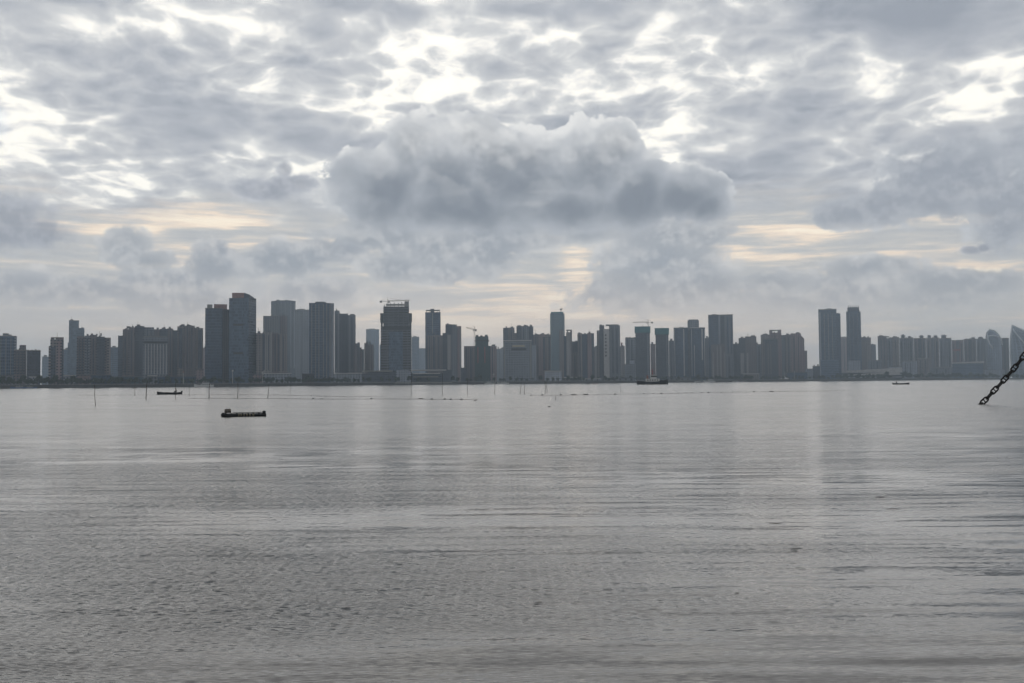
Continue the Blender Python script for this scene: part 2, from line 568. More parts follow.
class Bld:
    """a building: its own frame at the base, x to the right, y away from the camera; px in photograph pixels, heights from them"""
    def __init__(self, name, px, off, label, cat='tower block', group=None):
        self.pxc = px
        self.az = azi(px)
        self.dist = shore_dist(px) + (off * 2.2 if off >= 300 else off)
        self.o = empty(name, (self.dist * math.sin(self.az), self.dist * math.cos(self.az), GZ), -self.az)
        tag(self.o, label, cat, group)

    def x(self, px, t=0.0):
        return (self.dist + t) * math.tan(azi(px) - self.az)

    def z(self, py, t=0.0, px=None):
        return zat(px if px is not None else self.pxc, py, self.dist + t) - GZ

    def vol(self, part, p0, p1, top, mat, t0=0.0, t1=26.0, bot=None, parent=None):
        x0, x1 = self.x(p0, t0), self.x(p1, t0)
        m = (p0 + p1) / 2
        z1 = self.z(top, t0, m) if not isinstance(top, (list, tuple)) else None
        z0 = 0.0 if bot is None else self.z(bot, t0, m)
        if z1 is None:
            a, b = self.z(top[0], t0, p0), self.z(top[1], t0, p1)
            z1 = [a, b, b, a]
        bm = bmesh.new()
        bm_prism(bm, [(x0, t0), (x1, t0), (x1, t1), (x0, t1)], z0, z1)
        ob = link_mesh(part, bm, mat, parent or self.o)
        if part in ('wall', 'wing') and bot is None and not isinstance(z1, list) and z1 > 40 and x1 - x0 > 7 and rng.random() < .8:
            w = (x1 - x0) * rng.uniform(.22, .5)
            a = x0 + (x1 - x0 - w) * rng.uniform(.15, .85)
            hh_ = rng.uniform(1.2, 2.8)
            bm = bmesh.new()
            bm_box(bm, a, a + w, t0 + 3, t0 + 9, z1 + .01, z1 + hh_)
            rp = link_mesh('roof_plant', bm, M_ROOF, self.o)
            if rng.random() < .45:
                bm = bmesh.new()
                bm_tube(bm, [(a + w * .3, t0 + 5, z1 + hh_), (a + w * .3, t0 + 5, z1 + hh_ + rng.uniform(2.5, 6))], .18, 5)
                link_mesh('aerial', bm, M_STEEL, rp)
        return ob

    def poly(self, part, chain, mat, back=30.0, bot=None, parent=None):
        """chain: (px, py_top, t) corners of the front from left to right"""
        pts = [(self.x(p, t), t) for p, y, t in chain]
        zs = [self.z(y, t, p) for p, y, t in chain]
        pts += [(pts[-1][0], back), (pts[0][0], back)]
        zs += [zs[-1], zs[0]]
        z0 = 0.0 if bot is None else self.z(bot, 0, chain[0][0])
        bm = bmesh.new()
        bm_prism(bm, pts, z0, zs)
        return link_mesh(part, bm, mat, parent or self.o)

    def strips(self, part, lst, mat, t=0.0, proud=0.7, parent=None):
        """vertical strips (p0, p1, ytop, ybot) standing proud of the front"""
        for p0, p1, a, b in lst:
            bm = bmesh.new()
            m = (p0 + p1) / 2
            z0 = max(0.0, self.z(b, t, m))
            bm_prism(bm, [(self.x(p0, t), t - proud), (self.x(p1, t), t - proud), (self.x(p1, t), t + 0.4), (self.x(p0, t), t + 0.4)], z0, self.z(a, t, m))
            link_mesh(part, bm, mat, parent or self.o)

    def roof(self, p0, p1, top, n=2, t0=4.0, hgt=(1.0, 2.2), parent=None):
        """lift houses and tanks on a roof whose edge is at the pixel row top"""
        for i in range(n):
            a = p0 + (p1 - p0) * (i + rng.uniform(.15, .35)) / n
            b = a + (p1 - p0) / n * rng.uniform(.3, .5)
            self.vol('lift_house', a, b, top - rng.uniform(*hgt), M_ROOF, t0, t0 + 7, bot=top + 0.3, parent=parent)

    def slab(self, p0, p1, y, t0=0.0, t1=26.0, th=0.6, over=0.25, mat=None, part='roof_parapet', parent=None):
        self.vol(part, p0 - over, p1 + over, y - th, mat or M_LIGHTC, t0 - 0.9, t1 + 0.9, bot=y + 0.05, parent=parent)


def block(px0, px1, top, off, mat, label, strips=(), roofs=2, side=None, slab=True, depth=24.0, name='tower_block', cat='tower block', hgt=(1.0, 2.2), group=None, smat=None, sbot=374):
    """the common case: one shaft with parapet, roof housings and vertical window strips"""
    b = Bld(name, (px0 + px1) / 2, off, label, cat, group)
    b.vol('wall', px0, px1, top, FM[mat], 0, depth)
    if slab:
        b.slab(px0, px1, top, 0, depth, 0.45, 0.12, M_CONC)
    if strips:
        b.strips('window_strip', [(a, c, top + 1.5, sbot) for a, c in strips], smat or FM['strip'])
    if roofs:
        b.roof(px0, px1, top - .4, roofs, hgt=hgt)
    return b


def crane(base, H_, jib, cj, rz, label, luff=0.0, name='tower_crane'):
    """tower crane: mast height, jib and counter-jib lengths, heading of the jib"""
    o = empty(name, base, rz)
    tag(o, label, 'tower crane')
    bm = bmesh.new()
    w = 0.9
    for sx in (-w, w):
        for sy in (-w, w):
            bm_tube(bm, [(sx, sy, 0), (sx, sy, H_)], 0.22, 4)
    nz = max(2, int(H_ / 3))
    for i in range(nz):
        za, zb = H_ * i / nz, H_ * (i + 1) / nz
        s_ = 1 if i % 2 else -1
        for sy in (-w, w):
            bm_tube(bm, [(-w * s_, sy, za), (w * s_, sy, zb)], 0.14, 4)
            bm_tube(bm, [(sy, -w * s_, za), (sy, w * s_, zb)], 0.14, 4)
    link_mesh('mast', bm, M_STEEL, o)
    bm = bmesh.new()
    dz_ = math.tan(luff) * jib
    for sy in (-.7, .7):
        bm_tube(bm, [(0, sy, H_ + .5), (jib, sy, H_ + .5 + dz_)], 0.25, 4)
    bm_tube(bm, [(0, 0, H_ + 2.0), (jib, 0, H_ + 1.3 + dz_)], 0.22, 4)
    nn = int(jib / 3)
    for i in range(nn):
        xa, xb = jib * i / nn, jib * (i + .5) / nn
        bm_tube(bm, [(xa, -.7, H_ + .5 + dz_ * i / nn), (xb, 0, H_ + 1.9 + dz_ * (i + .5) / nn), (jib * (i + 1) / nn, .7, H_ + .5 + dz_ * (i + 1) / nn)], 0.12, 4)
    link_mesh('jib', bm, M_STEEL, o)
    bm = bmesh.new()
    for sy in (-.7, .7):
        bm_tube(bm, [(0, sy, H_ + .5), (-cj, sy, H_ + .5)], 0.25, 4)
    bm_box(bm, -cj, 0, -.6, .6, H_ + .3, H_ + .6)
    link_mesh('counter_jib', bm, M_STEEL, o)
    bm = bmesh.new()
    bm_box(bm, -cj - .4, -cj + 3.0, -1.1, 1.1, H_ - 1.6, H_ + 1.2)
    link_mesh('counterweight', bm, M_CONC, o)
    bm = bmesh.new()
    bm_box(bm, 0.9, 2.8, .7, 2.2, H_ - 1.8, H_ + .4)
    link_mesh('cab', bm, M_WHITEP, o)
    bm = bmesh.new()
    bm_tube(bm, [(0, 0, H_), (0, 0, H_ + 6)], [.5, .2], 5)
    bm_tube(bm, [(0, 0, H_ + 6), (-cj + 1, 0, H_ + 1)], .1, 4)
    bm_tube(bm, [(0, 0, H_ + 6), (jib * .6, 0, H_ + 1.6 + dz_ * .6)], .1, 4)
    link_mesh('apex_tower', bm, M_STEEL, o)
    return o

# ------------------------------------------------------------------ the city across the water, left to right
L = 'tower block'
b = Bld('office_tower', 8, 130, 'pale blue-grey block cut by the left edge of the photo, crane over its roof', 'tower')
b.vol('wall', -8, 14.8, 336, FM['bluel'], 0, 30)
b.vol('stair_tower', 14.8, 17.2, 336, FM['greyl'], -1, 22)
b.vol('lift_house', 3, 9, 333.3, M_ROOF, 6, 16, bot=336.2)
b.slab(-8, 14.8, 336, 0, 30, .5, .1)
b.strips('pilaster', [(-4, -3.4, 338, 376), (1, 1.6, 338, 376), (6, 6.6, 338, 376), (11, 11.6, 338, 376)], M_CONC)
block(14.5, 27, 350, 90, 'brown', 'low brown-grey block with a stepped crown, second from the left edge', [(16, 17), (19, 20), (22.5, 23.5)], 0).vol('crown', 20, 26.5, 345, FM['brown'], 3, 15, bot=351)
block(27.2, 41, 350.6, 80, 'dark', 'flat-topped dark block left of the gap with a pale distant tower', [(29, 30.2), (32.5, 33.6), (36.5, 37.5)], 4, hgt=(.5, 1.2))
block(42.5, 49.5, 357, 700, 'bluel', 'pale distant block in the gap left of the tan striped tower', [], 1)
b = Bld('residential_tower', 57, 20, 'slim tan and dark striped tower with a hole under its roof slab', L)
b.vol('wall', 50.6, 64, 339.4, FM['tan'], 0, 24)
b.vol('wing', 49, 50.6, 346, FM['tan'], 1.5, 20)
b.vol('crown', 51, 54.6, 337.4, FM['brown'], 0.2, 14, bot=339.4)
b.vol('crown', 56.8, 64, 337.4, FM['pink'], 0.2, 14, bot=339.4)
b.slab(51, 64, 337.6, 0, 20, .4, 0, M_CONC, 'roof_slab')
b.strips('window_strip', [(51.2, 56, 347, 383), (62.3, 63.8, 341, 383)], FM['dark'])
b.strips('pilaster', [(57, 61.8, 341, 383)], FM['pink'])
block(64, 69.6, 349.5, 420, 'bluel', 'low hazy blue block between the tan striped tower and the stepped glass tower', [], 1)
b = Bld('office_tower', 76, 330, 'tall blue glass tower with a stepped top on the left', 'tower')
b.vol('wall', 69, 79, 320.6, FM['glass'], 0, 34)
b.vol('wing', 79, 84.6, 328, FM['glass'], 0.5, 34)
b.vol('wing', 68, 69, 342.5, FM['bluel'], 3, 30)
b.slab(69, 79, 320.7, 0, 34, .4, .05, M_ROOF)
b = Bld('apartment_block', 94, 60, 'broad brown apartment block with bumpy roofline right of the stepped glass tower', 'apartment block')
for a, c, y, mt, t in ((77, 85, 336.6, 'brown', 2), (85, 90, 335.6, 'grey', 0), (90, 97, 334.8, 'brown', 1.5), (97, 105, 336.6, 'dark', 0), (105, 107.6, 337.6, 'brown', 2.5), (107.6, 111, 337.6, 'tan', 1)):
    b.vol('wall', a, c, y, FM[mt], t, 24)
b.roof(86, 104, 335.4, 4)
b.strips('window_strip', [(79, 80, 339, 374), (82, 83, 339, 374), (87, 88.4, 338, 374), (93, 94, 338, 374), (100, 101, 339, 374), (103, 104, 339, 374)], FM['strip'])
block(111, 118.5, 347.5, 350, 'bluel', 'small hazy block in the gap left of the cluster of brown towers', [(113, 113.8)], 1)
b = Bld('apartment_block', 131, 170, 'dark brown stepped apartment block behind the banded grey block', 'apartment block')
for a, c, y, mt, t in ((118.2, 122.8, 335.6, 'dark', 0), (122.8, 129, 329.2, 'brown', 2), (129, 135, 327.2, 'brown', 0), (135, 144.4, 326, 'dark', 1.5)):
    b.vol('wall', a, c, y, FM[mt], t, 26)
b.roof(123, 144, 328, 2)
b.strips('window_strip', [(124.6, 126, 337, 374), (131, 132, 330, 374), (137, 138.4, 329, 374)], FM['strip'])
b = Bld('apartment_block', 161, 230, 'row of brown stair towers rising behind the banded grey block', 'apartment block')
for a, c, y, mt, t in ((144.4, 154, 327.2, 'grey', 0), (154, 160, 329.4, 'brown', 3), (160, 167.4, 328.8, 'dark', 0), (167.4, 173.2, 328.4, 'brown', 2), (173.2, 177.6, 330.2, 'dark', 4)):
    b.vol('wall', a, c, y, FM[mt], t, 26)
b.roof(155, 173, 328.8, 3)
b.strips('window_strip', [(147, 148, 330, 372), (151, 152, 330, 372), (163, 164.2, 332, 372), (170, 171, 332, 372)], FM['strip'])
b = Bld('office_block', 155, 60, 'grey block with a dark band near its top and pale vertical fins', 'office block')
b.vol('wall', 143, 168.5, 337, FM['grey'], 0, 28)
b.slab(143, 168.5, 337, 0, 28, .5, .1, M_CONC)
b.vol('window_band', 143.6, 168, 341.2, M_DARK, -.8, 1, bot=343.2)
b.strips('fin', [(x_, x_ + .6, 344, 374) for x_ in (145.5, 148.5, 151.5, 154.5, 157.5, 160.5, 163.5, 166.5)], M_LIGHTC)
b.vol('canopy', 148, 158, 375.2, M_LIGHTC, -6, 0, bot=376.2)
b = Bld('apartment_block', 190, 120, 'tan and dark striped apartment block left of the two tallest glass towers', 'apartment block')
for a, c, y, mt, t in ((177.4, 184, 326.4, 'tan', 1.5), (184, 195, 325.6, 'brown', 0), (195, 203.2, 328, 'tan', 2)):
    b.vol('wall', a, c, y, FM[mt], t, 26)
b.roof(178, 195, 326, 2)
b.strips('window_strip', [(179, 182.6, 328, 368), (187, 188, 328, 368), (191, 192, 328, 368), (198, 202, 330, 368)], FM['strip'])
block(202.5, 208, 348.2, 300, 'pink', 'narrow pinkish block squeezed against the left glass tower', [], 0)

b = Bld('office_tower', 217, 100, 'dark glass tower with an open roof frame, left of the tallest tower', 'tower')
b.poly('wall', [(205.2, 308.6, 0), (222.4, 308.4, 0)], FM['blue'], 34)
b.poly('side_wall', [(222.4, 308.8, 0.3), (230, 309.6, 9)], FM['brown'], 33)
b.slab(205.2, 222.4, 308.5, 0, 34, .5, .1, M_ROOF)
b.vol('crown', 207, 212.4, 304.4, M_CONC, 5, 8, bot=308.4)
b.vol('crown', 214, 227, 304.2, M_RUST, 8, 22, bot=309)
b.strips('fin', [(x_, x_ + .35, 310, 372) for x_ in (208, 211, 214, 217, 220)], FM['stripb'], proud=.5)
b = Bld('office_tower', 242, 60, 'tallest blue glass tower with two dark louvre slots and a pinkish crown', 'tower')
b.poly('wall', [(229, 298.4, 4), (248.6, 297.4, 0)], FM['glass'], 40)
b.poly('side_wall', [(248.6, 297.6, 0.3), (256.2, 299.6, 22)], FM['dark'], 40)
for y_ in (323.7, 352.1):
    b.poly('louvre', [(233.4, y_, 2.6), (243.2, y_, .6)], M_DARK, 8, bot=y_ + 2.1)
b.vol('crown', 232, 244, 292.8, M_RUST, 7, 24, bot=298.2)
b.poly('crown', [(244, 292.6, 7), (249.5, 294.6, 7), (254, 297.6, 20)], FM['dark'], 30, bot=299)
b.slab(229, 256, 298.6, 6, 40, .4, 0, M_ROOF)
b = Bld('apartment_block', 272, 50, 'low tan apartment block at the foot of the grey towers right of the tallest tower', 'apartment block')
for a, c, y, mt, t in ((256.2, 262.6, 333.2, 'tan', 2), (262.6, 272.2, 332.2, 'tanl', 0), (272.2, 279, 333.2, 'brown', 1.5), (279, 287, 334, 'tan', 0)):
    b.vol('wall', a, c, y, FM[mt], t, 24)
b.strips('window_strip', [(262.8, 265, 334, 370), (268, 269, 335, 370), (274.6, 275.6, 335, 370), (278.4, 279.4, 335, 370), (283, 284, 336, 370)], FM['strip'])
b = Bld('office_block', 275, 260, 'grey stepped block with a grid of windows half way up the left cluster', 'office block')
b.vol('wall', 263.2, 280, 316.4, FM['grey'], 0, 26)
b.vol('wing', 280, 287.4, 316, FM['brown'], 1.5, 26)
b.slab(263.2, 280, 316.4, 0, 26, .5, .1, M_CONC)
b.strips('fin', [(x_, x_ + .6, 319, 334) for x_ in (264.5, 267, 269.5, 272, 274.5, 277)], M_CONC)
b = Bld('office_tower', 283, 420, 'tall slate tower with a shallow curved top behind the stepped grey block', 'tower')
b.poly('wall', [(271, 301.2, 6), (279, 300.4, 0), (290, 300.4, 0), (295.6, 301, 6)], FM['dark'], 40)
b.strips('fin', [(290.4, 291.2, 302, 368), (293.6, 294.8, 303, 368)], FM['greyl'], t=1)
b.strips('fin', [(x_, x_ + .5, 303, 368) for x_ in (275, 281, 285)], FM['grey'], t=2, proud=3)
b.roof(275, 290, 300.4, 2, 12, (.3, .8))
block(295, 309.6, 310, 330, 'grey', 'plain brown-grey tower between two taller slate towers', [(301.5, 302.3)], 1, cat='tower', hgt=(.4, .8))
b = Bld('office_tower', 321, 90, 'broad slate tower with pale vertical lines and a raised middle bay', 'tower')
b.vol('wall', 309, 330.4, 303, FM['stripb'], 0, 36)
b.vol('wing', 330.4, 334, 303.2, FM['greyl'], 3, 34)
b.vol('crown', 316, 326, 301.8, M_ROOF, 2, 30, bot=303.2)
b.strips('fin', [(x_, x_ + .7, 304, 378) for x_ in (311.4, 315.4, 318.6, 323, 326.4, 329.6)], M_CONC)
b.vol('podium', 302, 314, 373.6, M_DARK, -30, -4)
b = Bld('residential_tower', 345, 200, 'grey stepped triple tower dropping to the right of the pale-lined slate tower', L)
for a, c, y, mt, t in ((334.4, 339.6, 310.6, 'grey', 0), (339.6, 348, 313.6, 'dark', 2), (348, 355.6, 315, 'grey', 0.5)):
    b.vol('wall', a, c, y, FM[mt], t, 30)
b.roof(340, 355, 314.6, 2, 8, (.4, .9))
b.strips('window_strip', [(336, 337, 314, 368), (343, 344, 316, 368), (346, 347, 316, 368), (351.5, 352.5, 317, 368)], FM['strip'])
b = Bld('apartment_block', 359.5, 150, 'stepped low apartment block filling the notch right of the grey triple tower', 'apartment block')
for a, c, y, mt, t in ((354, 357.4, 343.4, 'brown', 0), (357.4, 359.8, 342.4, 'grey', 2), (359.8, 361.6, 347.4, 'brown', 0), (361.6, 364, 349.2, 'dark', 1)):
    b.vol('wall', a, c, y, FM[mt], t, 22)
b = Bld('residential_tower', 369, 180, 'slim brown twin tower in front of the hazy blue tower', L)
b.vol('wall', 364.2, 368.4, 343, FM['brown'], 0, 20)
b.vol('wall', 368.4, 373.6, 344.6, FM['tan'], 1.5, 20)
b.roof(365, 372, 343, 2)
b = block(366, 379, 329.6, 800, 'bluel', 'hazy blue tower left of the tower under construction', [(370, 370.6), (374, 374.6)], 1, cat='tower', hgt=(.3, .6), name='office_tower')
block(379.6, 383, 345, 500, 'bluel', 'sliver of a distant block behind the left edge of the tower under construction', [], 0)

# the tower under construction
b = Bld('unfinished_tower', 396, 110, 'big tower under construction, bare floors above, glass below, crane on top', 'unfinished tower')
b.vol('wall', 382.4, 410.4, 330, FM['frame'], 0, 36)
b.vol('upper_floors', 383.4, 409, 306.4, FM['frame'], .8, 35, bot=330)
b.vol('glazing', 388.6, 402.6, 331.6, FM['glass'], -1.5, 1, bot=371)
for a, c in ((380.2, 383.2), (408.8, 412)):
    b.vol('climbing_screen', a, c, 313.2, M_DARK, -1.6, 36, bot=321.4)
    b.vol('edge_column', a + .6, c - .6, 321.4, FM['frame'], 1, 30)
for i in range(26):
    y = 308.5 + i * 2.45
    if y < 372:
        b.slab(382.4 if y > 330 else 383.4, 410.4 if y > 330 else 409, y, 0, 34, .35, .2, M_ROOF, 'floor_slab')
b.vol('transfer_floor', 381.8, 411, 326.4, M_DARK, -1.1, 35, bot=329.8)
for a, y in ((384, 304.6), (386.6, 303.6), (390, 303), (394, 302.6), (398, 303), (401.5, 302.2), (405, 301.4), (408, 301.4)):
    b.vol('roof_column', a, a + .7, y, M_CONC, 3, 5, bot=306.6)
    b.vol('roof_column', a, a + .7, y, M_CONC, 20, 22, bot=306.6)
b.vol('core_wall', 404.6, 409, 301.2, M_CONC, 8, 20, bot=306.6)
b.vol('roof_deck', 386, 405, 304, M_CONC, 6, 24, bot=304.8)
d0 = b.dist
p = hpoint(388, d0 + 22)
zz = zat(388, 301.6, d0 + 22)
crane((p.x, p.y, zz - 12), 12, (410 - 388) * d0 / F, 11.5, 0.05, 'crane with long level jib on the roof of the unfinished tower', R(2.0))
block(411.6, 419, 337.2, 620, 'bluel', 'hazy blue block touching the right side of the unfinished tower', [], 1, hgt=(.4, .8))
block(419, 426.4, 348.6, 900, 'bluel', 'palest distant block in the notch left of the dark twin-crowned tower', [], 0)
b = Bld('residential_tower', 433, 260, 'dark tower with flat overhanging roof rails and a lower front wing', L)
b.vol('wall', 425.2, 440.6, 312.2, FM['stripb'], 8, 36)
b.vol('wing', 427, 445, 335.4, FM['brown'], 0, 8)
b.vol('crown', 430.4, 434.4, 308.8, M_ROOF, 14, 26, bot=312.4)
b.vol('roof_rail', 426, 440, 309.8, M_CONC, 12, 30, bot=310.4)
for a in (426.4, 429, 436.8, 439.4):
    b.vol('roof_post', a, a + .5, 310.2, M_CONC, 12, 14, bot=312.4)
b.strips('fin', [(432.2, 432.8, 313, 334)], M_CONC, t=8)
b.strips('window_strip', [(429, 430, 337, 369), (433, 434.6, 337, 369), (438, 439, 337, 369), (442.4, 443.4, 337, 369)], FM['strip'])
b = Bld('residential_tower', 452, 140, 'tan and dark tower with an uneven crown, just right of the flat-railed dark tower', L)
b.vol('wall', 445.4, 451.6, 324.2, FM['dark'], 0, 26)
b.vol('wall', 451.6, 457.2, 327.4, FM['grey'], 1.5, 26)
b.vol('wall', 457.2, 461.2, 326, FM['pink'], 0, 24)
b.vol('wing', 442.4, 445.4, 333, FM['dark'], 4, 24)
b.vol('crown', 451.4, 456.8, 324.4, FM['grey'], 2, 9, bot=327.6)
b.strips('pilaster', [(447, 451, 335, 370), (459.4, 460.6, 330, 382)], FM['tanl'])
block(460.6, 465.4, 368, 60, 'dark', 'very low dark block on the shore in the narrow gap of sky', [], 0, cat='low building', name='low_building')
b = Bld('unfinished_tower', 481, 140, 'green netted tower under construction with two red hoist tracks', 'unfinished tower')
b.vol('wing', 463.8, 475.4, 346, FM['brown'], 1, 24)
b.vol('wall', 474.8, 490, 346, FM['net'], 0, 26)
b.vol('upper_floors', 475.2, 488.2, 336.4, FM['net'], 1, 24, bot=346)
for a, c, y in ((475.6, 478.2, 335), (480, 482.4, 335.4), (484.8, 487.6, 334.8)):
    b.vol('core_wall', a, c, y, FM['net'], 3, 12, bot=336.6)
b.vol('scaffold_deck', 474.6, 489, 340.2, M_DARK, -.5, 25, bot=341)
b.strips('hoist_track', [(477.3, 478.1, 347, 363), (484.2, 485, 347, 363)], M_RED, proud=1.5)
b.strips('window_strip', [(466, 467, 349, 378), (470, 471.4, 349, 378)], FM['strip'])
p = hpoint(474.8, b.dist + 3)
c_ = crane((p.x, p.y, GZ), zat(475, 330, b.dist) - GZ, 13.5, 3.2, R(180) - b.az, 'crane with short rising jib beside the green netted tower', R(14))
block(489.8, 496.4, 346.4, 220, 'pink', 'pinkish slim block attached right of the green netted tower', [(491.6, 492.6)], 1)
block(496.4, 503.4, 349.4, 420, 'grey', 'small hazy block left of the broad hotel slab', [(499, 499.8)], 2)
b = Bld('residential_tower', 518, 260, 'brown towers with two separate crowns rising behind the hotel slab', L)
for a, c, y, mt, t in ((503, 507.6, 327.8, 'dark', 0), (507.6, 514.4, 327.6, 'brown', 1.5), (514.4, 516.4, 333, 'brown', 4), (516.4, 521, 326.2, 'dark', 0), (521, 528.4, 326, 'grey', 1.5), (528.4, 533.2, 326.4, 'dark', 0)):
    b.vol('wall', a, c, y, FM[mt], t, 28)
b.roof(517, 530, 326, 2, 6, (.4, .9))
b.strips('window_strip', [(505, 506, 330, 342), (511, 512, 330, 342), (523, 524.2, 329, 342)], FM['strip'])
b = Bld('hotel', 517, 50, 'broad pale gridded hotel slab with a beige name board below its roof', 'hotel')
b.vol('wall', 503.4, 531.4, 341, FM['hotel'], 0, 24)
b.slab(503.4, 531.4, 341, 0, 24, .9, .2, M_LIGHTC)
b.vol('name_board', 512, 524.6, 345.2, M_BEIGE, -.9, .2, bot=346.8)
b.vol('window_band', 511, 526, 348.4, M_DARK, -.5, .3, bot=350.4)
b.strips('pilaster', [(529.6, 531, 343, 379), (503.6, 504.6, 343, 379)], M_CONC)
b.vol('podium', 500, 540, 379.6, FM['grey'], -22, 0)
b = Bld('apartment_block', 541, 170, 'striped tan and dark block between the hotel slab and the blue glass tower', 'apartment block')
b.vol('wing', 531.2, 536, 345, FM['greyl'], -20, -2)
for a, c, y, mt, t in ((533, 538, 334.6, 'brown', 2), (538, 545.4, 334.2, 'pink', 0), (545.4, 550.6, 334.4, 'tan', 1)):
    b.vol('wall', a, c, y, FM[mt], t, 26)
b.roof(534, 550, 334.4, 3, 5, (.3, .8))
b.strips('window_strip', [(535, 536, 337, 370), (542.8, 545, 337, 370), (548.6, 549.6, 337, 370)], FM['strip'])
b = Bld('office_tower', 557, 330, 'slender teal-blue glass tower with chamfered top and a small crane', 'tower')
b.poly('wall', [(550, 314, 6), (551, 313, 0), (563.4, 313, 0), (564.6, 314, 6)], FM['teal'], 36)
b.vol('crown', 551, 563.4, 311.8, M_TEALNET, 4, 30, bot=313.2)
b.strips('fin', [(554, 554.4, 315, 368), (558, 558.4, 315, 368)], FM['stripb'], proud=.5)
p = hpoint(561.6, b.dist + 10)
z0_ = zat(561.6, 312, b.dist + 10)
crane((p.x, p.y, z0_), 6, 5.2, 2, -b.az, 'tiny crane on the roof of the slender teal-blue tower', R(5))
b = Bld('residential_tower', 565.5, 110, 'pair of tan slabs flanking a dark glass shaft in front of the teal-blue tower', L)
b.vol('wall', 559, 563.4, 330.2, FM['tan'], 0, 24)
b.vol('glass_shaft', 563.4, 566, 336, FM['blue'], 2, 24)
b.vol('wall', 566, 570.2, 332.2, FM['tanl'], -4, 24)
b.vol('wall', 570.2, 571.8, 329.8, FM['brown'], -2, 24)
b.vol('roof_slab', 566, 571.8, 329.6, M_CONC, -4, 12, bot=330.4)
b = Bld('apartment_block', 575, 130, 'low brown block with a bluish rear part between two tan striped towers', 'apartment block')
b.vol('wing', 570.8, 579, 341.4, FM['dark'], 20, 44)
b.vol('wall', 571.8, 577.4, 352.6, FM['brown'], 0, 18)
b.strips('window_strip', [(574, 575, 355, 374)], FM['strip'])
b = Bld('residential_tower', 585.5, 100, 'tan tower split by a dark vertical recess right of the teal-blue tower', L)
b.vol('wall', 577.2, 582, 333.4, FM['tan'], 0, 26)
b.vol('window_bay', 582, 587, 334, FM['stripb'], 3, 26)
b.vol('wall', 587, 591.2, 333, FM['pink'], -1, 26)
b.vol('wing', 591.2, 593.8, 333.2, FM['dark'], 2, 24)
b.roof(578, 592, 333.4, 3, 5, (.3, .8))
b.strips('window_strip', [(579, 580, 336, 374)], FM['strip'])
block(593.8, 598.4, 347.4, 200, 'tanl', 'slim pale block in the gap left of the white-faced tower', [], 1)
b = Bld('residential_tower', 608, 90, 'grey tower with a white face pierced by a column of square openings', L)
b.vol('wing', 596.6, 599.4, 330.4, FM['tan'], 6, 22)
b.vol('wall', 599.2, 604, 325.2, FM['dark'], 3, 28)
b.vol('wall', 603.4, 609, 329, M_LIGHTC, 0, 24)
b.vol('wall', 609, 619.8, 325.4, FM['grey'], 2, 30)
b.vol('crown', 605.6, 618.4, 324.4, M_ROOF, 6, 20, bot=325.6)
b.strips('opening', [(604.8, 606.2, y, y + 1.6) for y in (334.4, 337.8, 341.2, 344.6, 348, 351.4, 354.8)], M_DARK, proud=.3)
b.strips('window_strip', [(612, 613, 328, 374), (616, 617.4, 328, 374)], FM['strip'])
block(619.8, 624.4, 346.5, 260, 'tanl', 'slim pale tower with a reddish top right of the white-faced tower', [], 0).vol('crown', 620.4, 622.2, 342.6, M_RUST, 4, 12, bot=346.6)
b = block(625, 635.4, 338, 240, 'grey', 'grey block with small roof bumps left of the first teal-capped tower', [(627, 628), (631, 632)], 3, hgt=(.4, .9))
b.vol('podium', 624, 637, 364, FM['greyl'], -30, -6)
b.vol('podium', 629, 634, 360.5, FM['white'], -26, -6)
for a, c, y, yb, lab, st in ((634.8, 650, 326.4, 332.6, 'dark tower wrapped in a teal net cap with a crane behind it', (637, 641, 645)),
                            (654.8, 668.6, 328, 334.4, 'dark tower with a teal net cap, right of the crane', (657, 661, 665))):
    b = Bld('unfinished_tower', (a + c) / 2, 110, lab, 'unfinished tower')
    b.vol('wall', a + .4, c - .4, yb - .4, FM['dark'], 0, 28)
    b.vol('netting_cap', a - .3, c + .2, y, M_TEALNET, -1.2, 29, bot=yb)
    b.strips('window_strip', [(s_, s_ + 1.2, yb + 1, 376) for s_ in st], FM['strip'])
    b.strips('pilaster', [(c - 3, c - 2, yb + 1, 376)], FM['greyl'])
    b.vol('roof_mast', (a + c) / 2 - .2, (a + c) / 2 + .2, y - 1.4, M_STEEL, 10, 11, bot=y + .2)
dd = shore_dist(649) + 150
p = hpoint(648.9, dd)
crane((p.x, p.y, GZ), zat(649, 322.6, dd) - GZ, 15.2 * dd / F, 4.6 * dd / F, R(180) - azi(649), 'large crane with a long level jib between the two teal-capped towers')
block(650, 655, 344.4, 260, 'pink', 'slim pinkish block between the two teal-capped towers', [], 1)
b = block(668.4, 673.4, 341, 260, 'grey', 'narrow grey block with a sloping top right of the second teal-capped tower', [(670, 670.8)], 1, hgt=(1, 2))
b = Bld('office_tower', 689, 130, 'pair of dark glass slabs with pale edge lines and a taller block behind them', 'tower')
b.vol('wall', 673.4, 687.6, 328, FM['blue'], 0, 30)
b.vol('wall', 687.6, 690, 330, FM['dark'], 5, 30)
b.vol('wall', 690, 704.8, 328, FM['blue'], 0, 30)
b.vol('rear_block', 687.4, 698.8, 320.2, FM['grey'], 34, 60)
b.slab(688.6, 697.8, 320.4, 36, 58, .9, 0, M_ROOF)
b.slab(673.4, 687.6, 328, 0, 30, .6, .1)
b.slab(690, 704.8, 328, 0, 30, .6, .1)
b.strips('fin', [(683, 684, 329, 376), (674, 674.6, 329, 376), (701.2, 702.4, 329, 360), (703.8, 704.6, 329, 376), (691, 691.5, 329, 376), (693.6, 694.2, 345, 376)], M_LIGHTC)
block(704.8, 708.4, 338.4, 260, 'grey', 'narrow grey filler block left of the tall twin slate slabs', [], 1)
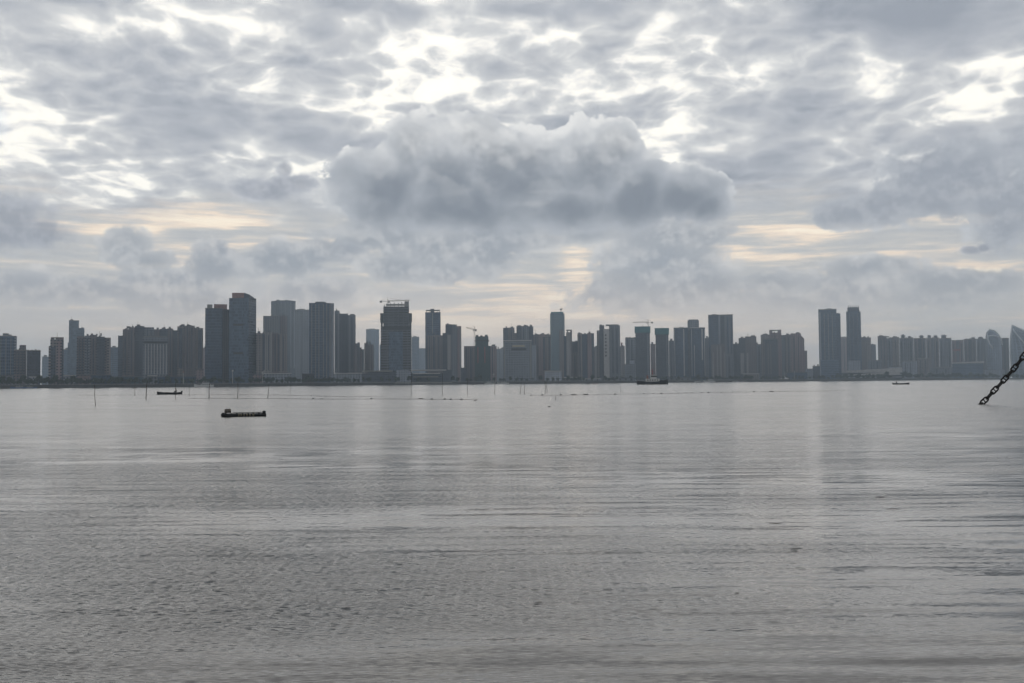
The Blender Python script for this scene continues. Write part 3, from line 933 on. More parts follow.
b = Bld('office_tower', 720, 160, 'tall twin slate slabs joined by a recessed pale bay, rising over the right centre', 'tower')
b.vol('wall', 708.2, 718, 315, FM['stripb'], 0, 32)
b.vol('recessed_bay', 718, 720.4, 315, FM['greyl'], -1, 32)
b.vol('recessed_bay', 720.4, 724, 315.4, FM['dark'], 3, 32)
b.vol('wall', 724, 732.8, 315, FM['grey'], 0, 32)
b.slab(708.2, 732.8, 315, 0, 32, .5, .1, M_CONC)
b.strips('window_strip', [(712, 713.4, 318, 376), (727, 728.4, 318, 376), (730.6, 731.6, 318, 376)], FM['stripb'])
b = Bld('apartment_block', 719, 40, 'lower tan striped apartment block at the foot of the tall twin slate slabs', 'apartment block')
b.vol('wall', 710.6, 725, 344.6, FM['brown'], 0, 22)
b.strips('pilaster', [(711.4, 713, 352, 378), (716, 717.4, 346, 378), (719, 720.8, 346, 378), (723.2, 724.4, 352, 378)], FM['tanl'])
block(725.2, 732.4, 355, 30, 'grey', 'small grey block right of the tan striped block below the twin slabs', [(728, 729)], 0, cat='apartment block', name='apartment_block')
block(732.6, 739, 344.2, 200, 'dark', 'dark block bridging the twin slate slabs and the masted brown block', [(735, 736)], 1)
b = Bld('apartment_block', 747, 80, 'brown block with thin roof masts and two pale striped wings', 'apartment block')
b.vol('wall', 738.2, 744.6, 338, FM['dark'], 1, 24)
b.vol('wall', 744.6, 756, 336.4, FM['brown'], 0, 24)
b.roof(739, 756, 337.4, 3, 4, (.6, 1.2))
b.strips('pilaster', [(739.6, 743.4, 353, 374), (745.6, 747.6, 353, 374)], FM['tanl'])
for a in (747.4, 753.6):
    b.vol('roof_mast', a, a + .35, 333.6, M_STEEL, 8, 8.6, bot=336.6)
block(752, 760.4, 344.6, 170, 'grey', 'grey lower block left of the broad pinkish apartment complex', [(755, 756), (758, 759)], 1)
b = Bld('apartment_block', 782, 110, 'broad pinkish apartment complex with stepped roofline ending in a gap of sky', 'apartment block')
for a, c, y, mt, t in ((760.4, 769, 334.6, 'tan', 1), (769, 772, 330.6, 'pink', 0), (772, 777.4, 332.6, 'pink', 2), (777.4, 781, 330.2, 'pink', 0), (781, 785, 335, 'grey', 3),
                      (785, 790.2, 334.6, 'tan', 1), (790.2, 800.6, 333.4, 'pink', 0)):
    b.vol('wall', a, c, y, FM[mt], t, 28)
b.vol('wing', 800.6, 803.8, [335.6, 338.6], FM['pink'], 2, 26)
b.vol('wing', 803.8, 806.4, 350.6, FM['tan'], 3, 24)
b.vol('crown', 769, 781, 329.8, M_CONC, 1, 12, bot=330.8)
b.roof(761, 769, 334.6, 2, 5, (.4, 1))
b.roof(785, 800, 334, 3, 5, (.4, .9))
b.strips('window_strip', [(774, 775, 336, 372), (784, 785, 337, 372), (787.4, 788.6, 337, 372), (793, 794, 337, 372), (797.4, 798.4, 337, 372)], FM['strip'])
b = Bld('apartment_block', 770, 50, 'dark framed block standing in front of the broad pinkish complex', 'apartment block')
b.vol('wall', 762.8, 777.2, 339.6, FM['dark'], 0, 22)
b.slab(762.8, 777.2, 339.6, 0, 22, .5, .2, M_ROOF)
b.strips('pilaster', [(766.8, 768, 344, 374), (769.4, 770.6, 344, 374), (763, 764.2, 341, 374)], FM['tan'])
block(804, 812, 369, 30, 'greyl', 'very low pale building in the gap left of the dark twin towers', [], 0, cat='low building', name='low_building', depth=14)
block(811.6, 818.4, 366.4, 60, 'dark', 'low dark building at the foot of the broad dark twin tower', [], 2, cat='low building', name='low_building', depth=14)
b = Bld('office_tower', 829, 160, 'broad dark glass twin tower on the right, lighter below', 'tower')
b.vol('wall', 818.4, 836.6, 309.4, FM['stripb'], 0, 36)
b.vol('wing', 836.6, 840.4, 313.4, FM['blue'], 2, 34)
b.strips('fin', [(818.8, 820.8, 312, 376)], FM['greyl'])
b.strips('fin', [(824, 824.4, 314, 376), (828, 828.4, 314, 376), (832, 832.4, 314, 376)], M_CONC, proud=.5)
b.slab(818.4, 836.6, 309.6, 0, 36, .6, .05, M_CONC)
b.vol('lower_facade', 820, 838, 360, FM['bluel'], -1.5, 1)
block(840.4, 847, 337.2, 400, 'pink', 'brown block between the dark twin tower and the crowned round tower', [(843, 844)], 0)
b = Bld('office_tower', 854, 170, 'slender tower with a ring of upright prongs crowning its roof', 'tower')
b.poly('wall', [(846.2, 311.8, 5), (849, 311, 0), (858, 311, 0), (860.8, 311.6, 5)], FM['stripb'], 30)
b.poly('crown', [(847.6, 307.6, 6), (850, 307.2, 3), (857, 307.2, 3), (859.4, 307.4, 6)], FM['dark'], 24, bot=311.4)
for i, a in enumerate((848.6, 850.4, 852.4, 854.4, 856.4, 858.4)):
    b.vol('crown_prong', a, a + .6, 305.4, M_CONC, 6, 8, bot=307.6)
b.strips('fin', [(849.4, 850, 313, 374), (853, 853.5, 313, 374), (857.2, 857.8, 313, 374)], FM['grey'])
b.vol('lower_facade', 847, 859.6, 360.6, FM['greyl'], -1.5, 1)
b = Bld('residential_tower', 868, 230, 'stepped brown residential block right of the prong-crowned tower', L)
for a, c, y, mt, t in ((860.6, 865.6, 337, 'brown', 1), (865.6, 870.4, 337.6, 'tan', 0), (870.4, 875.2, 344.4, 'grey', 2)):
    b.vol('wall', a, c, y, FM[mt], t, 24)
b.roof(862, 870, 337, 2, 4, (.5, 1.2))
block(867, 881, 360.4, 120, 'grey', 'low grey block in front of the stepped brown residential block', [(870, 871), (876, 877)], 0, cat='apartment block', name='apartment_block')
# residential wall on the right
b = Bld('residential_tower', 887, 260, 'first of the long row of right-hand residential towers, flat-roofed', L)
for a, c, y, mt, t in ((877.2, 886, 336, 'brown', 0), (886, 891.6, 338, 'grey', 3), (891.6, 898.6, 337, 'tan', 1)):
    b.vol('wall', a, c, y, FM[mt], t, 26)
b.roof(878, 897, 337, 3, 4, (.6, 1.4))
b.strips('window_strip', [(880, 881, 339, 366), (883, 884, 339, 366), (888.4, 889.4, 341, 366), (894.6, 895.6, 340, 366)], FM['strip'])


def dome_cap(b, p0, p1, y, ybot, t=4.0):
    """small hipped roof house"""
    m, hw = (p0 + p1) / 2, (b.x(p1, t) - b.x(p0, t)) / 2
    xc = b.x(m, t)
    z0, z1 = b.z(ybot, t, m), b.z(y, t, m)
    bm = bmesh.new()
    zm = z0 + (z1 - z0) * .55
    bm_box(bm, xc - hw * .7, xc + hw * .7, t, t + hw * 1.4, z0, zm)
    link_mesh('lift_house', bm, M_ROOF, b.o)
    bm = bmesh.new()
    bmesh.ops.create_cone(bm, cap_ends=True, segments=10, radius1=hw * 1.15, radius2=hw * .4, depth=z1 - zm)
    for v in bm.verts:
        v.co += Vector((xc, t + hw * .7, (zm + z1) / 2 + .02))
    link_mesh('roof_cap', bm, M_ROOF, b.o)


for p0, p1, top, caps, mt, lab in (
        (898.8, 913, 338.2, ((900, 905, 334.4), (907, 911, 336)), 'grey', 'residential tower with one tall and one low roof cap, second in the right-hand row'),
        (913.2, 925.4, 338.4, ((918.2, 923.6, 335.2),), 'brown', 'residential tower with a single wide roof cap and a dark central recess'),
        (925.6, 938.4, 338, ((926.4, 931.2, 335), (932.6, 937.4, 335.2)), 'tan', 'residential tower with two matching roof caps in the right-hand row'),
        (938.6, 950.8, 338.2, ((939.8, 946.6, 334.6),), 'grey', 'residential tower with the broadest roof cap, ending the taller part of the row'),
        (951, 963, 340.4, (), 'pink', 'pinkish residential block with no roof cap in the right-hand row'),
        (963.2, 975.6, 339.2, ((970.2, 975, 337),), 'brown', 'brown residential block with a cap on its right end, left of the shell towers'),
        (975.8, 988, 339, ((977, 983, 336.6),), 'grey', 'grey residential block partly behind the smaller shell-shaped tower'),
        (999.6, 1008.2, 338.2, (), 'brown', 'dark brown block between the two shell-shaped towers')):
    b = Bld('residential_tower', (p0 + p1) / 2, 240, lab, L, 'residential towers in a row on the right')
    w_ = p1 - p0
    b.vol('wall', p0, p0 + w_ * .36, top + .4, FM[mt], 0, 24)
    b.vol('wall', p0 + w_ * .36, p0 + w_ * .62, top, FM['dark' if mt == 'brown' else 'grey'], 3, 26)
    b.vol('wall', p0 + w_ * .62, p1, top + .2, FM[mt], 0.6, 24)
    b.strips('window_strip', [(p0 + w_ * .12, p0 + w_ * .2, top + 3, 368), (p0 + w_ * .76, p0 + w_ * .85, top + 3, 368)], FM['strip'])
    b.strips('pilaster', [(p0 + w_ * .94, p1, top + 1, 370)], FM['tanl'])
    b.slab(p0, p1, top, 0, 24, .4, 0, M_CONC)
    for c0, c1, y in caps:
        dome_cap(b, c0, c1, y, top - .2)
    if mt == 'pink':
        b.vol('sign_board', 952.4, 959.6, 349.4, M_RED, -.8, .2, bot=350.6)

# exhibition hall with swept roofs
b = Bld('exhibition_hall', 868, 90, 'long low hall with two swept pale roof bands right of the dark twin tower', 'hall')
b.vol('wall', 838, 895, 372.6, FM['slabs'], 2, 40)
b.vol('roof_band', 840, 901, [371.0, 367.6], M_LIGHTC, -3, 42, bot=372.4)
b.vol('roof_band', 852, 899, [374.4, 371.2], M_LIGHTC, -6, 2, bot=375.2)
b.vol('wing', 888, 900.4, 366.6, FM['slabs'], 1, 30)
block(901, 916, 361.4, 130, 'greyl', 'pale blue-grey low block in front of the right-hand residential row', [(904, 905), (909, 910)], 0, cat='low building', name='low_building')
block(916.2, 928, 358.6, 110, 'tan', 'low brown block in front of the wide-capped residential tower', [(919, 920), (924, 925)], 0, cat='low building', name='low_building')
b = Bld('exhibition_hall', 968, 100, 'long pale hall with a faintly rising roof line, left of the smaller shell tower', 'hall')
b.vol('wall', 951, 982.6, [363.4, 361.8], FM['bluel'], 0, 50)
b.vol('roof_band', 950.6, 983, [362.6, 361], M_LIGHTC, -2, 51, bot=363.4)
b.vol('post', 982.2, 982.8, 353.4, M_CONC, -1, 0)
block(928.4, 951, 367.4, 140, 'grey', 'low grey block between the brown low block and the long pale hall', [(935, 936), (944, 945)], 0, cat='low building', name='low_building')


def shell_tower(outline, ridge, px, off, label, tk, name='shell_tower'):
    """leaf-shaped tower: glazed body inside two pale shells; outline and ridge are pixel points from the foot up"""
    b = Bld(name, px, off, label, 'tower')
    left, rightc = outline
    def rows(n):
        def interp(ch, y):
            for (xa, ya), (xb, yb) in zip(ch, ch[1:]):
                if yb <= y <= ya:
                    return xa + (xb - xa) * (ya - y) / max(1e-6, ya - yb)
            return ch[-1][0]
        ytop = max(left[-1][1], rightc[-1][1])
        y0 = left[0][1]
        for i in range(n + 1):
            y = y0 + (ytop - y0) * i / n
            yield y, interp(left, y), interp(rightc, y)
    bm = bmesh.new()
    uvl = bm.loops.layers.uv.verify()
    ring = []
    for y, xl, xr in rows(18):
        a_, c_ = b.x(xl), b.x(xr)
        z = max(0.0, b.z(y, 0, (xl + xr) / 2))
        m_ = (a_ + c_) / 2
        hw = max(.3, (c_ - a_) / 2)
        dp = min(hw * .8, tk)
        ring.append([bm.verts.new((m_ + hw * math.cos(q), dp * math.sin(q) + tk, z)) for q in [math.pi + 2 * math.pi * s / 16 for s in range(16)]])
    for r0, r1 in zip(ring, ring[1:]):
        for s in range(16):
            f = bm.faces.new((r0[s], r0[(s + 1) % 16], r1[(s + 1) % 16], r1[s]))
            for lp, uu in zip(f.loops, (s, s + 1, s + 1, s)):
                lp[uvl].uv = (uu * 4.0, lp.vert.co.z)
    bm.faces.new(ring[-1])
    link_mesh('glazed_body', bm, FM['shell'], b.o, True)
    for ch in ridge:
        bm = bmesh.new()
        pts = [(b.x(x_, -1), -1.0, max(.3, b.z(y_, -1, x_))) for x_, y_ in ch]
        bm_tube(bm, pts, [1.9] * len(pts), 8)
        link_mesh('shell_rib', bm, M_SHELL, b.o, True)
    return b


b = shell_tower(([(985.6, 381), (985.2, 360), (985, 345), (985.6, 336), (987, 331.4), (989.4, 329.2)], [(1000.8, 381), (1001, 350), (1000.2, 339), (997.6, 334), (994, 330.6), (990.4, 329.2)]),
                [[(985.6, 338), (986.6, 332.4), (989.6, 329.4), (993.8, 330.6), (997.6, 334), (1000.2, 338.4), (1001, 345)],
                 [(986.4, 334), (987.2, 339), (989, 344), (992.2, 348.6)], [(988, 336.4), (993, 335.4), (999, 337.2)]],
                993, 130, 'smaller shell-shaped tower with a rounded pointed top near the right edge', 14)
b.vol('podium', 983, 1003, 370, FM['greyl'], -8, 30)
b = shell_tower(([(1010.6, 381), (1009.6, 366), (1009.2, 350), (1009.8, 338), (1011, 329), (1012, 325)], [(1052, 381), (1052, 352), (1046, 344), (1036, 337), (1024, 330.6), (1013.4, 325)]),
                [[(1010.2, 372), (1009.2, 352), (1010, 337), (1012, 325.2)], [(1012, 325.2), (1018, 328), (1026, 332), (1036, 337.4), (1046, 344.4)],
                 [(1012.4, 329), (1016, 334), (1022, 341), (1029, 350)]],
                1030, 60, 'large sail-shaped glass tower cut by the right edge, behind the chain', 18)
for i in range(7):
    x_ = 1014.5 + i * 2.1
    y_ = 327.6 + i * 1.05
    bm = bmesh.new()
    bm_box(bm, b.x(x_), b.x(x_ + 1.1), 3.5, 4.6, b.z(y_ + 2.1, 0, x_), b.z(y_ + .9, 0, x_))
    link_mesh('crest_window', bm, M_WHITEP, b.o)

# low waterfront buildings
for p0, p1, y, off, mt, lab in (
        (0, 14, 374.6, 25, 'grey', 'low grey waterfront building at the left edge of the photo'),
        (30, 37, 376.5, 25, 'white', 'small white waterfront house below the dark flat-topped block'),
        (64, 76, 375, 30, 'greyl', 'low pale building between the tan striped tower and the stepped glass tower'),
        (78, 91, 374.8, 24, 'pink', 'low pinkish building below the broad bumpy brown block'),
        (92, 112, 374.6, 22, 'blue', 'low bluish glass hall at the foot of the bumpy brown block'),
        (112, 143, 376.4, 24, 'teal', 'long low teal glass hall left of the banded grey block'),
        (158, 196, 376.2, 20, 'blue', 'long low blue glass hall below the tan and dark striped block'),
        (196, 204, 369, 26, 'pink', 'low reddish building at the foot of the open-crowned glass tower'),
        (253, 262, 374, 18, 'pink', 'small brick-red building right of the tallest tower'),
        (264, 291, 373, 20, 'greyl', 'pale low building with white posts below the stepped grey block'),
        (334, 362, 373, 22, 'greyl', 'low pale terrace of shops below the grey triple tower'),
        (544, 561, 370.8, 30, 'white', 'white stepped waterfront building below the teal-blue tower'),
        (564, 576, 377, 30, 'tan', 'low tan shed left of the split tan tower, by the water'),
        (578, 600, 378.4, 16, 'greyl', 'low pale terminal at the foot of the split tan tower'),
        (600, 634, 377.6, 16, 'grey', 'low grey wharf shed below the white-faced tower'),
        (668, 690, 377.2, 18, 'grey', 'low grey wharf shed right of the tugboat'),
        (742, 758, 373.4, 22, 'tan', 'tan pavilion with flat roof below the masted brown block'),
        (786, 806, 372, 26, 'bluel', 'pale flat canopy building right of the domed pavilion')):
    b = Bld('waterfront_building', (p0 + p1) / 2, off, lab, 'low building')
    b.vol('wall', p0, p1, y + .8, FM[mt], 0, 14)
    b.vol('roof', p0 - .4, p1 + .4, y, M_LIGHTC if mt in ('white', 'greyl', 'tan') else M_ROOF, -1.4, 15, bot=y + .8)
    nn = max(2, int((p1 - p0) / 5))
    b.strips('doorway', [(p0 + (p1 - p0) * (i + .3) / nn, p0 + (p1 - p0) * (i + .55) / nn, 378.6, 384) for i in range(nn)], M_DARK, proud=.2)

# terraced cultural building with overhanging slabs, x 363 to 445
b = Bld('terraced_hall', 404, 34, 'long terraced hall with pale overhanging slabs below the unfinished tower', 'hall')
b.vol('wall', 364, 448, 373.4, FM['dark'], 4, 34)
b.vol('roof_slab', 362, 392, 370.4, M_CONC, -2, 30, bot=371.6)
b.vol('roof_slab', 411, 446, 369.6, M_LIGHTC, -3, 30, bot=370.6)
b.vol('roof_slab', 413, 440, 373, M_LIGHTC, -5, 6, bot=373.9)
b.vol('roof_slab', 413, 438, 376.4, M_CONC, -7, 6, bot=377.2)
b.poly('entrance_wing', [(396, 370.2, -8), (406, 369.2, -8), (411, 371.4, -2)], FM['greyl'], 20)
b.vol('wall', 368, 396, 371.8, FM['dark'], 1, 26, bot=378)

# landing pier on piles
b = Bld('pier', 408, -14, 'long low pier on many short piles in front of the terraced hall', 'pier')
b.vol('deck', 365, 452, 382.4, M_CONC, 0, 8, bot=383.4)
for i in range(29):
    p_ = 365.5 + i * 3.05
    x_ = b.x(p_)
    bm = bmesh.new()
    bm_tube(bm, [(x_, 1.2, -GZ - 1.0), (x_, 1.2, b.z(383.4, 0, p_))], .55, 6)
    link_mesh('pile', bm, M_CONC, b.o)

# domed pavilion
b = Bld('pavilion', 783, 16, 'small domed pavilion with a pale tent roof and a spire among trees', 'pavilion')
b.vol('wall', 779.4, 787, 379, M_BEIGE, 0, 10)
bm = bmesh.new()
xc = b.x(783.2)
bmesh.ops.create_cone(bm, cap_ends=True, segments=12, radius1=9, radius2=.5, depth=b.z(376, 0, 783) - b.z(379, 0, 783))
for v in bm.verts:
    v.co += Vector((xc, 5, b.z(377.5, 0, 783)))
link_mesh('tent_roof', bm, M_LIGHTC, b.o)
bm = bmesh.new()
bm_tube(bm, [(xc, 5, b.z(376.4, 0, 783)), (xc, 5, b.z(370.6, 0, 783))], [.7, .25], 6)
link_mesh('spire', bm, M_LIGHTC, b.o)

# lamp / flag masts on the quay
for px_, yt, lab in ((183.3, 371, 'tall pale mast with a red top on the left quay'), (232.6, 370, 'tall pale mast in front of the tallest tower'), (493.8, 373.6, 'slim pole with a pale head on the central quay'),
                     (794.6, 371, 'pale pole right of the domed pavilion'), (262.4, 372, 'white post below the tan low block')):
    dd = shore_dist(px_) + 6
    p = hpoint(px_, dd)
    o = empty('quay_mast', (p.x, p.y, GZ), -azi(px_))
    tag(o, lab, 'mast')
    hh = zat(px_, yt, dd) - GZ
    bm = bmesh.new()
    bm_tube(bm, [(0, 0, 0), (0, 0, hh)], [.45, .25], 6)
    link_mesh('pole', bm, M_LIGHTC, o)
    bm = bmesh.new()
    bm_box(bm, -.9, .9, -.3, .3, hh - 1.8, hh + .1)
    link_mesh('lamp_head', bm, M_RUST if px_ == 183.3 else M_LIGHTC, o)

# ------------------------------------------------------------------ water, land, sea wall
S = 6900.0
m = bpy.data.materials.new('water')
m.use_nodes = True
n = NT(m.node_tree)
pb = m.node_tree.nodes['Principled BSDF']
pb.inputs['Base Color'].default_value = (.026, .024, .021, 1)
pb.inputs['Roughness'].default_value = .12
pb.inputs['IOR'].default_value = 1.34
geo = n.n('ShaderNodeNewGeometry')
wp = geo.outputs['Position']
slick = n.ss(n.noise(n.v('MULTIPLY', wp, (.011, .03, 0)), 1.0, 5.0, .62, dist=.3), .30, .68, .6, 1.0)
gust = n.ss(n.noise(n.v('MULTIPLY', wp, (.07, .22, 0)), 1.0, 3.0, .55), .33, .68, .40, 1.45)


def slope(sx_, sy_, detail, ax, ay):
    """random facet slopes of one wave length"""
    c_ = n.noise(n.v('MULTIPLY', wp, (sx_, sy_, 0)), 1.0, detail, .6, out=1)
    return n.v('MULTIPLY', n.v('SUBTRACT', c_, (.5, .5, .5)), (ax, ay, 0))


s1 = n.v('SCALE', slope(8.0, 60.0, 5.0, .55, 1.05))
open_ = n.ss(n.xyz(wp)[1], 12.0, 150.0, .9, 1.3)
n.put(s1.node.inputs['Scale'], n.m('MULTIPLY', n.m('MULTIPLY', slick, gust), open_))
s2 = slope(.5, 4.2, 4.0, .24, .30)
s3 = n.v('ADD', slope(.16, .60, 1.0, .16, .07), slope(.10, 2.4, 2.0, .02, .20))
nv = n.v('NORMALIZE', n.v('ADD', n.v('ADD', n.v('ADD', s1, s2), s3), (0, 0, 1)))
n.put(pb.inputs['Normal'], nv)
# ripples too fine to be drawn one by one
rgh_ = n.ss(n.xyz(wp)[1], 6.0, 60.0, .085, .21)
n.put(pb.inputs['Roughness'], rgh_)
bm = bmesh.new()
bmesh.ops.create_grid(bm, x_segments=8, y_segments=8, size=S)
tag(link_mesh('water', bm, m), kind='structure')


def shoreY(X):
    return 1485.0 + .8234 * X


M_LAND = plain('land_earth', (.16, .15, .12), .95, 0, .3, .05)
bm = bmesh.new()
xa, xb = -S + 5, S - 5
lo = [(xa, shoreY(xa)), (xb - 300, shoreY(xb - 300)), (xb - 300, S - 5), (xa, S - 5)]
bm_prism(bm, lo, -.8, GZ)
tag(link_mesh('land', bm, M_LAND), kind='structure')
# quay edge: a low wall in front of the land
sx, sy = 1 / math.hypot(1, .8234), .8234 / math.hypot(1, .8234)      # along the shore
nx, ny = sy, -sx                                                       # towards the water
wl = empty('sea_wall', (0, shoreY(0), 0))
tag(wl, 'low dark sea wall running the whole length of the far shore', 'sea wall')


def along(a, b, off0, off1, z0, z1):
    """a bar along the shore between distances a and b from the middle, offsets towards the water"""
    pts = [(a * sx + off0 * nx, a * sy + off0 * ny), (a * sx + off1 * nx, a * sy + off1 * ny), (b * sx + off1 * nx, b * sy + off1 * ny), (b * sx + off0 * nx, b * sy + off0 * ny)]
    bm_ = bmesh.new()
    bm_prism(bm_, pts, z0, z1)
    return bm_


link_mesh('wall', along(-1500, 3200, .3, 1.6, -.8, GZ - .2), plain('wet_stone', (.07, .07, .065), .85, 0, .35, .2), wl)
link_mesh('coping', along(-1500, 3200, -.5, 1.9, GZ - .2, GZ + .25), M_CONC, wl)
link_mesh('railing', along(-1500, 3200, .6, .75, GZ + .9, GZ + 1.05), M_CONC, wl)


# ------------------------------------------------------------------ waterfront trees
def leaf_crown(r, h, seed):
    rg = random.Random(seed)
    bm = bmesh.new()
    lob = [(rg.uniform(-.55, .55) * r, rg.uniform(-.5, .5) * r, h * rg.uniform(.45, .85), r * rg.uniform(.38, .62)) for _ in range(8)]
    for cx, cy, cz, cr in lob:
        for _ in range(64):
            d = Vector((rg.gauss(0, 1), rg.gauss(0, 1), rg.gauss(0, 1))).normalized() * cr * rg.uniform(.5, 1.05)
            c = Vector((cx, cy, cz)) + d
            a_ = Vector((rg.gauss(0, 1), rg.gauss(0, 1), rg.gauss(0, 1))).normalized()
            b_ = a_.cross(Vector((rg.gauss(0, 1), rg.gauss(0, 1), .3))).normalized()
            s_ = rg.uniform(.3, .6)
            bm.faces.new([bm.verts.new(c + a_ * s_ * i + b_ * s_ * j) for i, j in ((-1, -.6), (1, -.6), (.8, .7), (-.7, .6))])
    return bm


protos = []
for v in range(5):
    t_ = empty('waterfront_tree')
    tag(t_, 'small dark leafy tree in the planted line along the far quay', 'tree', 'trees along the far quay')
    h_, r_ = (7.5, 3.6) if v < 2 else ((6.0, 3.2) if v < 4 else (9.0, 3.8))
    link_mesh('crown', leaf_crown(r_, h_, 40 + v), M_GREEN, t_)
    bm = bmesh.new()
    bm_tube(bm, [(0, 0, 0), (.1, 0, h_ * .4), (.0, .1, h_ * .75)], [.3, .2, .08], 6)
    bm_tube(bm, [(.1, 0, h_ * .4), (r_ * .4, .2, h_ * .65)], [.15, .06], 5)
    bm_tube(bm, [(.08, 0, h_ * .38), (-r_ * .4, -.3, h_ * .62)], [.15, .06], 5)
    link_mesh('trunk', bm, M_TRUNK, t_)
    protos.append(t_)
px_ = -10.0
i_ = 0
while px_ < 1040:
    dens = 3.6 if px_ < 110 or 262 < px_ < 362 or 690 < px_ < 838 or px_ > 838 else 6.0
    if 366 < px_ < 450:
        dens = 9
    dd = shore_dist(px_) + rng.uniform(5, 15)
    p = hpoint(px_, dd)
    src = protos[i_ % 5] if i_ >= 5 else protos[i_]
    o = src if i_ < 5 else copy_tree(src)
    o.location = (p.x, p.y, GZ)
    o.rotation_euler = (0, 0, rng.uniform(0, 6.28))
    k_ = rng.uniform(.7, 1.15) * (1.6 if px_ > 836 else 1.0)
    o.scale = (k_ * rng.uniform(.9, 1.2), k_, k_)
    i_ += 1
    px_ += dens * rng.uniform(.6, 1.5) * (1.0 if px_ < 500 else .9)


# ------------------------------------------------------------------ stakes and float lines in the water
M_STAKE = plain('weathered_bamboo', (.045, .038, .03), .8)
for xb_, yb_, xt_, yt_, r_, lab in (
        (96, 405.7, 94.7, 384.5, .055, 'nearest stake in the water, leaning slightly left, far left of the photo'),
        (134.7, 395.5, 134.8, 385, .06, 'straight far stake left of the tall crooked stake'),
        (145.4, 399.3, 147.2, 381.5, .11, 'thick tall crooked stake left of the fishing boat'),
        (175.3, 399, 175.6, 382, .06, 'stake standing in front of the fishing boat with the seated person'),
        (189.4, 395.5, 189.4, 385.5, .05, 'thin short stake just right of the fishing boat'),
        (208.5, 398.8, 210, 381, .10, 'dark stake leaning right in front of the white yacht'),
        (237.5, 398.7, 237.9, 383, .08, 'upright stake standing above the floating raft'),
        (267.6, 397.9, 268.9, 384.5, .07, 'right-leaning stake right of the floating raft'),
        (290.5, 394.4, 290.3, 384.5, .05, 'faint thin stake, last one before the wide empty stretch'),
        (411.3, 395.4, 411.5, 372, .07, 'tallest thin stake, below the unfinished tower'),
        (442.4, 394.9, 442.5, 373, .065, 'tall thin stake below the tower with roof rails'),
        (467.6, 394.8, 467.6, 380, .06, 'thin stake below the green netted tower'),
        (494.7, 394.2, 494.7, 379, .07, 'upright stake left of the leaning pair'),
        (519.6, 393.8, 521, 383.5, .07, 'left stake of the pair leaning towards each other'),
        (524.8, 393.7, 524, 383.5, .07, 'right stake of the pair leaning towards each other'),
        (545.2, 392.9, 545, 380.5, .09, 'left one of two stakes standing almost together'),
        (546.8, 392.9, 546.8, 382, .08, 'right one of two stakes standing almost together'),
        (555.2, 399.8, 555.7, 395.8, .05, 'very short stake nearer than the two standing together'),
        (620.6, 392, 620.6, 386, .07, 'lone short stake right of the middle of the photo')):
    g0 = ground(xb_, yb_)
    dd = math.hypot(g0.x, g0.y)
    top_ = hpoint(xt_, dd)
    zt = zat(xt_, yt_, dd)
    pts = []
    for i in range(6):
        k_ = i / 5
        wob = .07 * math.sin(k_ * 5 + xb_) * (1 - k_) * k_ * 3
        pts.append(((top_.x - g0.x) * k_ + wob, (top_.y - g0.y) * k_, -.8 + (zt + .8) * k_ - 0.0))
    bm = bmesh.new()
    r_ *= .62
    bm_tube(bm, pts, [r_ * (1.1 - .45 * i / 5) for i in range(6)], 7)
    o = link_mesh('stake', bm, M_STAKE)
    o.location = (g0.x, g0.y, 0)
    tag(o, lab, 'stake', 'fishing stakes in the shallows')

M_FLOAT = plain('dark_float', (.03, .03, .03), .7)
M_ROPE = plain('rope', (.06, .055, .045), .9)
for path, gap, fr, lab in (
        (((80, 395.3), (190, 394.9), (270, 394.9), (346, 396.8), (384, 396.4)), 1.9, .10, 'farther left float line of a net, crossing behind the stakes'),
        (((188, 398.5), (262, 398.6), (330, 399.3), (385, 399.1), (478, 399.7)), 1.7, .12, 'nearer left float line of a net, running between the raft and the stakes'),
        (((530, 395.4), (560, 395.3), (600, 394.8), (700, 392.9), (760, 391.8), (842, 390.8)), 1.9, .15, 'long float line of a net stretching right of the middle of the photo')):
    P3 = [ground(*q) for q in path]
    dense = []
    for a_, b_ in zip(P3, P3[1:]):
        k_n = max(2, int((b_ - a_).length / 2.0))
        dense += [a_.lerp(b_, i / k_n) + Vector((0, .25 * math.sin(i * .7), .02)) for i in range(k_n)]
    dense.append(P3[-1])
    o0 = dense[0].copy()
    root = empty('float_line', o0)
    tag(root, lab, 'float line')
    bm = bmesh.new()
    bm_tube(bm, [q - o0 for q in dense], .018, 4)
    link_mesh('rope', bm, M_ROPE, root)
    bm = bmesh.new()
    bm_ball(bm, (0, 0, 0), fr * .6, 2, (1.8, 1, .8))
    f0 = link_mesh('float', bm, M_FLOAT, root, True)
    step = max(1, len(dense) // 95)
    cand = [q for j, q in enumerate(dense) if j % step == 0][:98]
    for j, q in enumerate(cand):
        f_ = f0 if j == 0 else f0.copy()
        if j:
            COL.objects.link(f_)
            f_.parent = root
        f_.location = q - o0 + Vector((rng.uniform(-.5, .5), 0, .03))
        s_ = rng.choice((.5, .7, 1, 1.5))
        f_.scale = (s_ * (2.2 if rng.random() < .25 else 1), s_, s_)

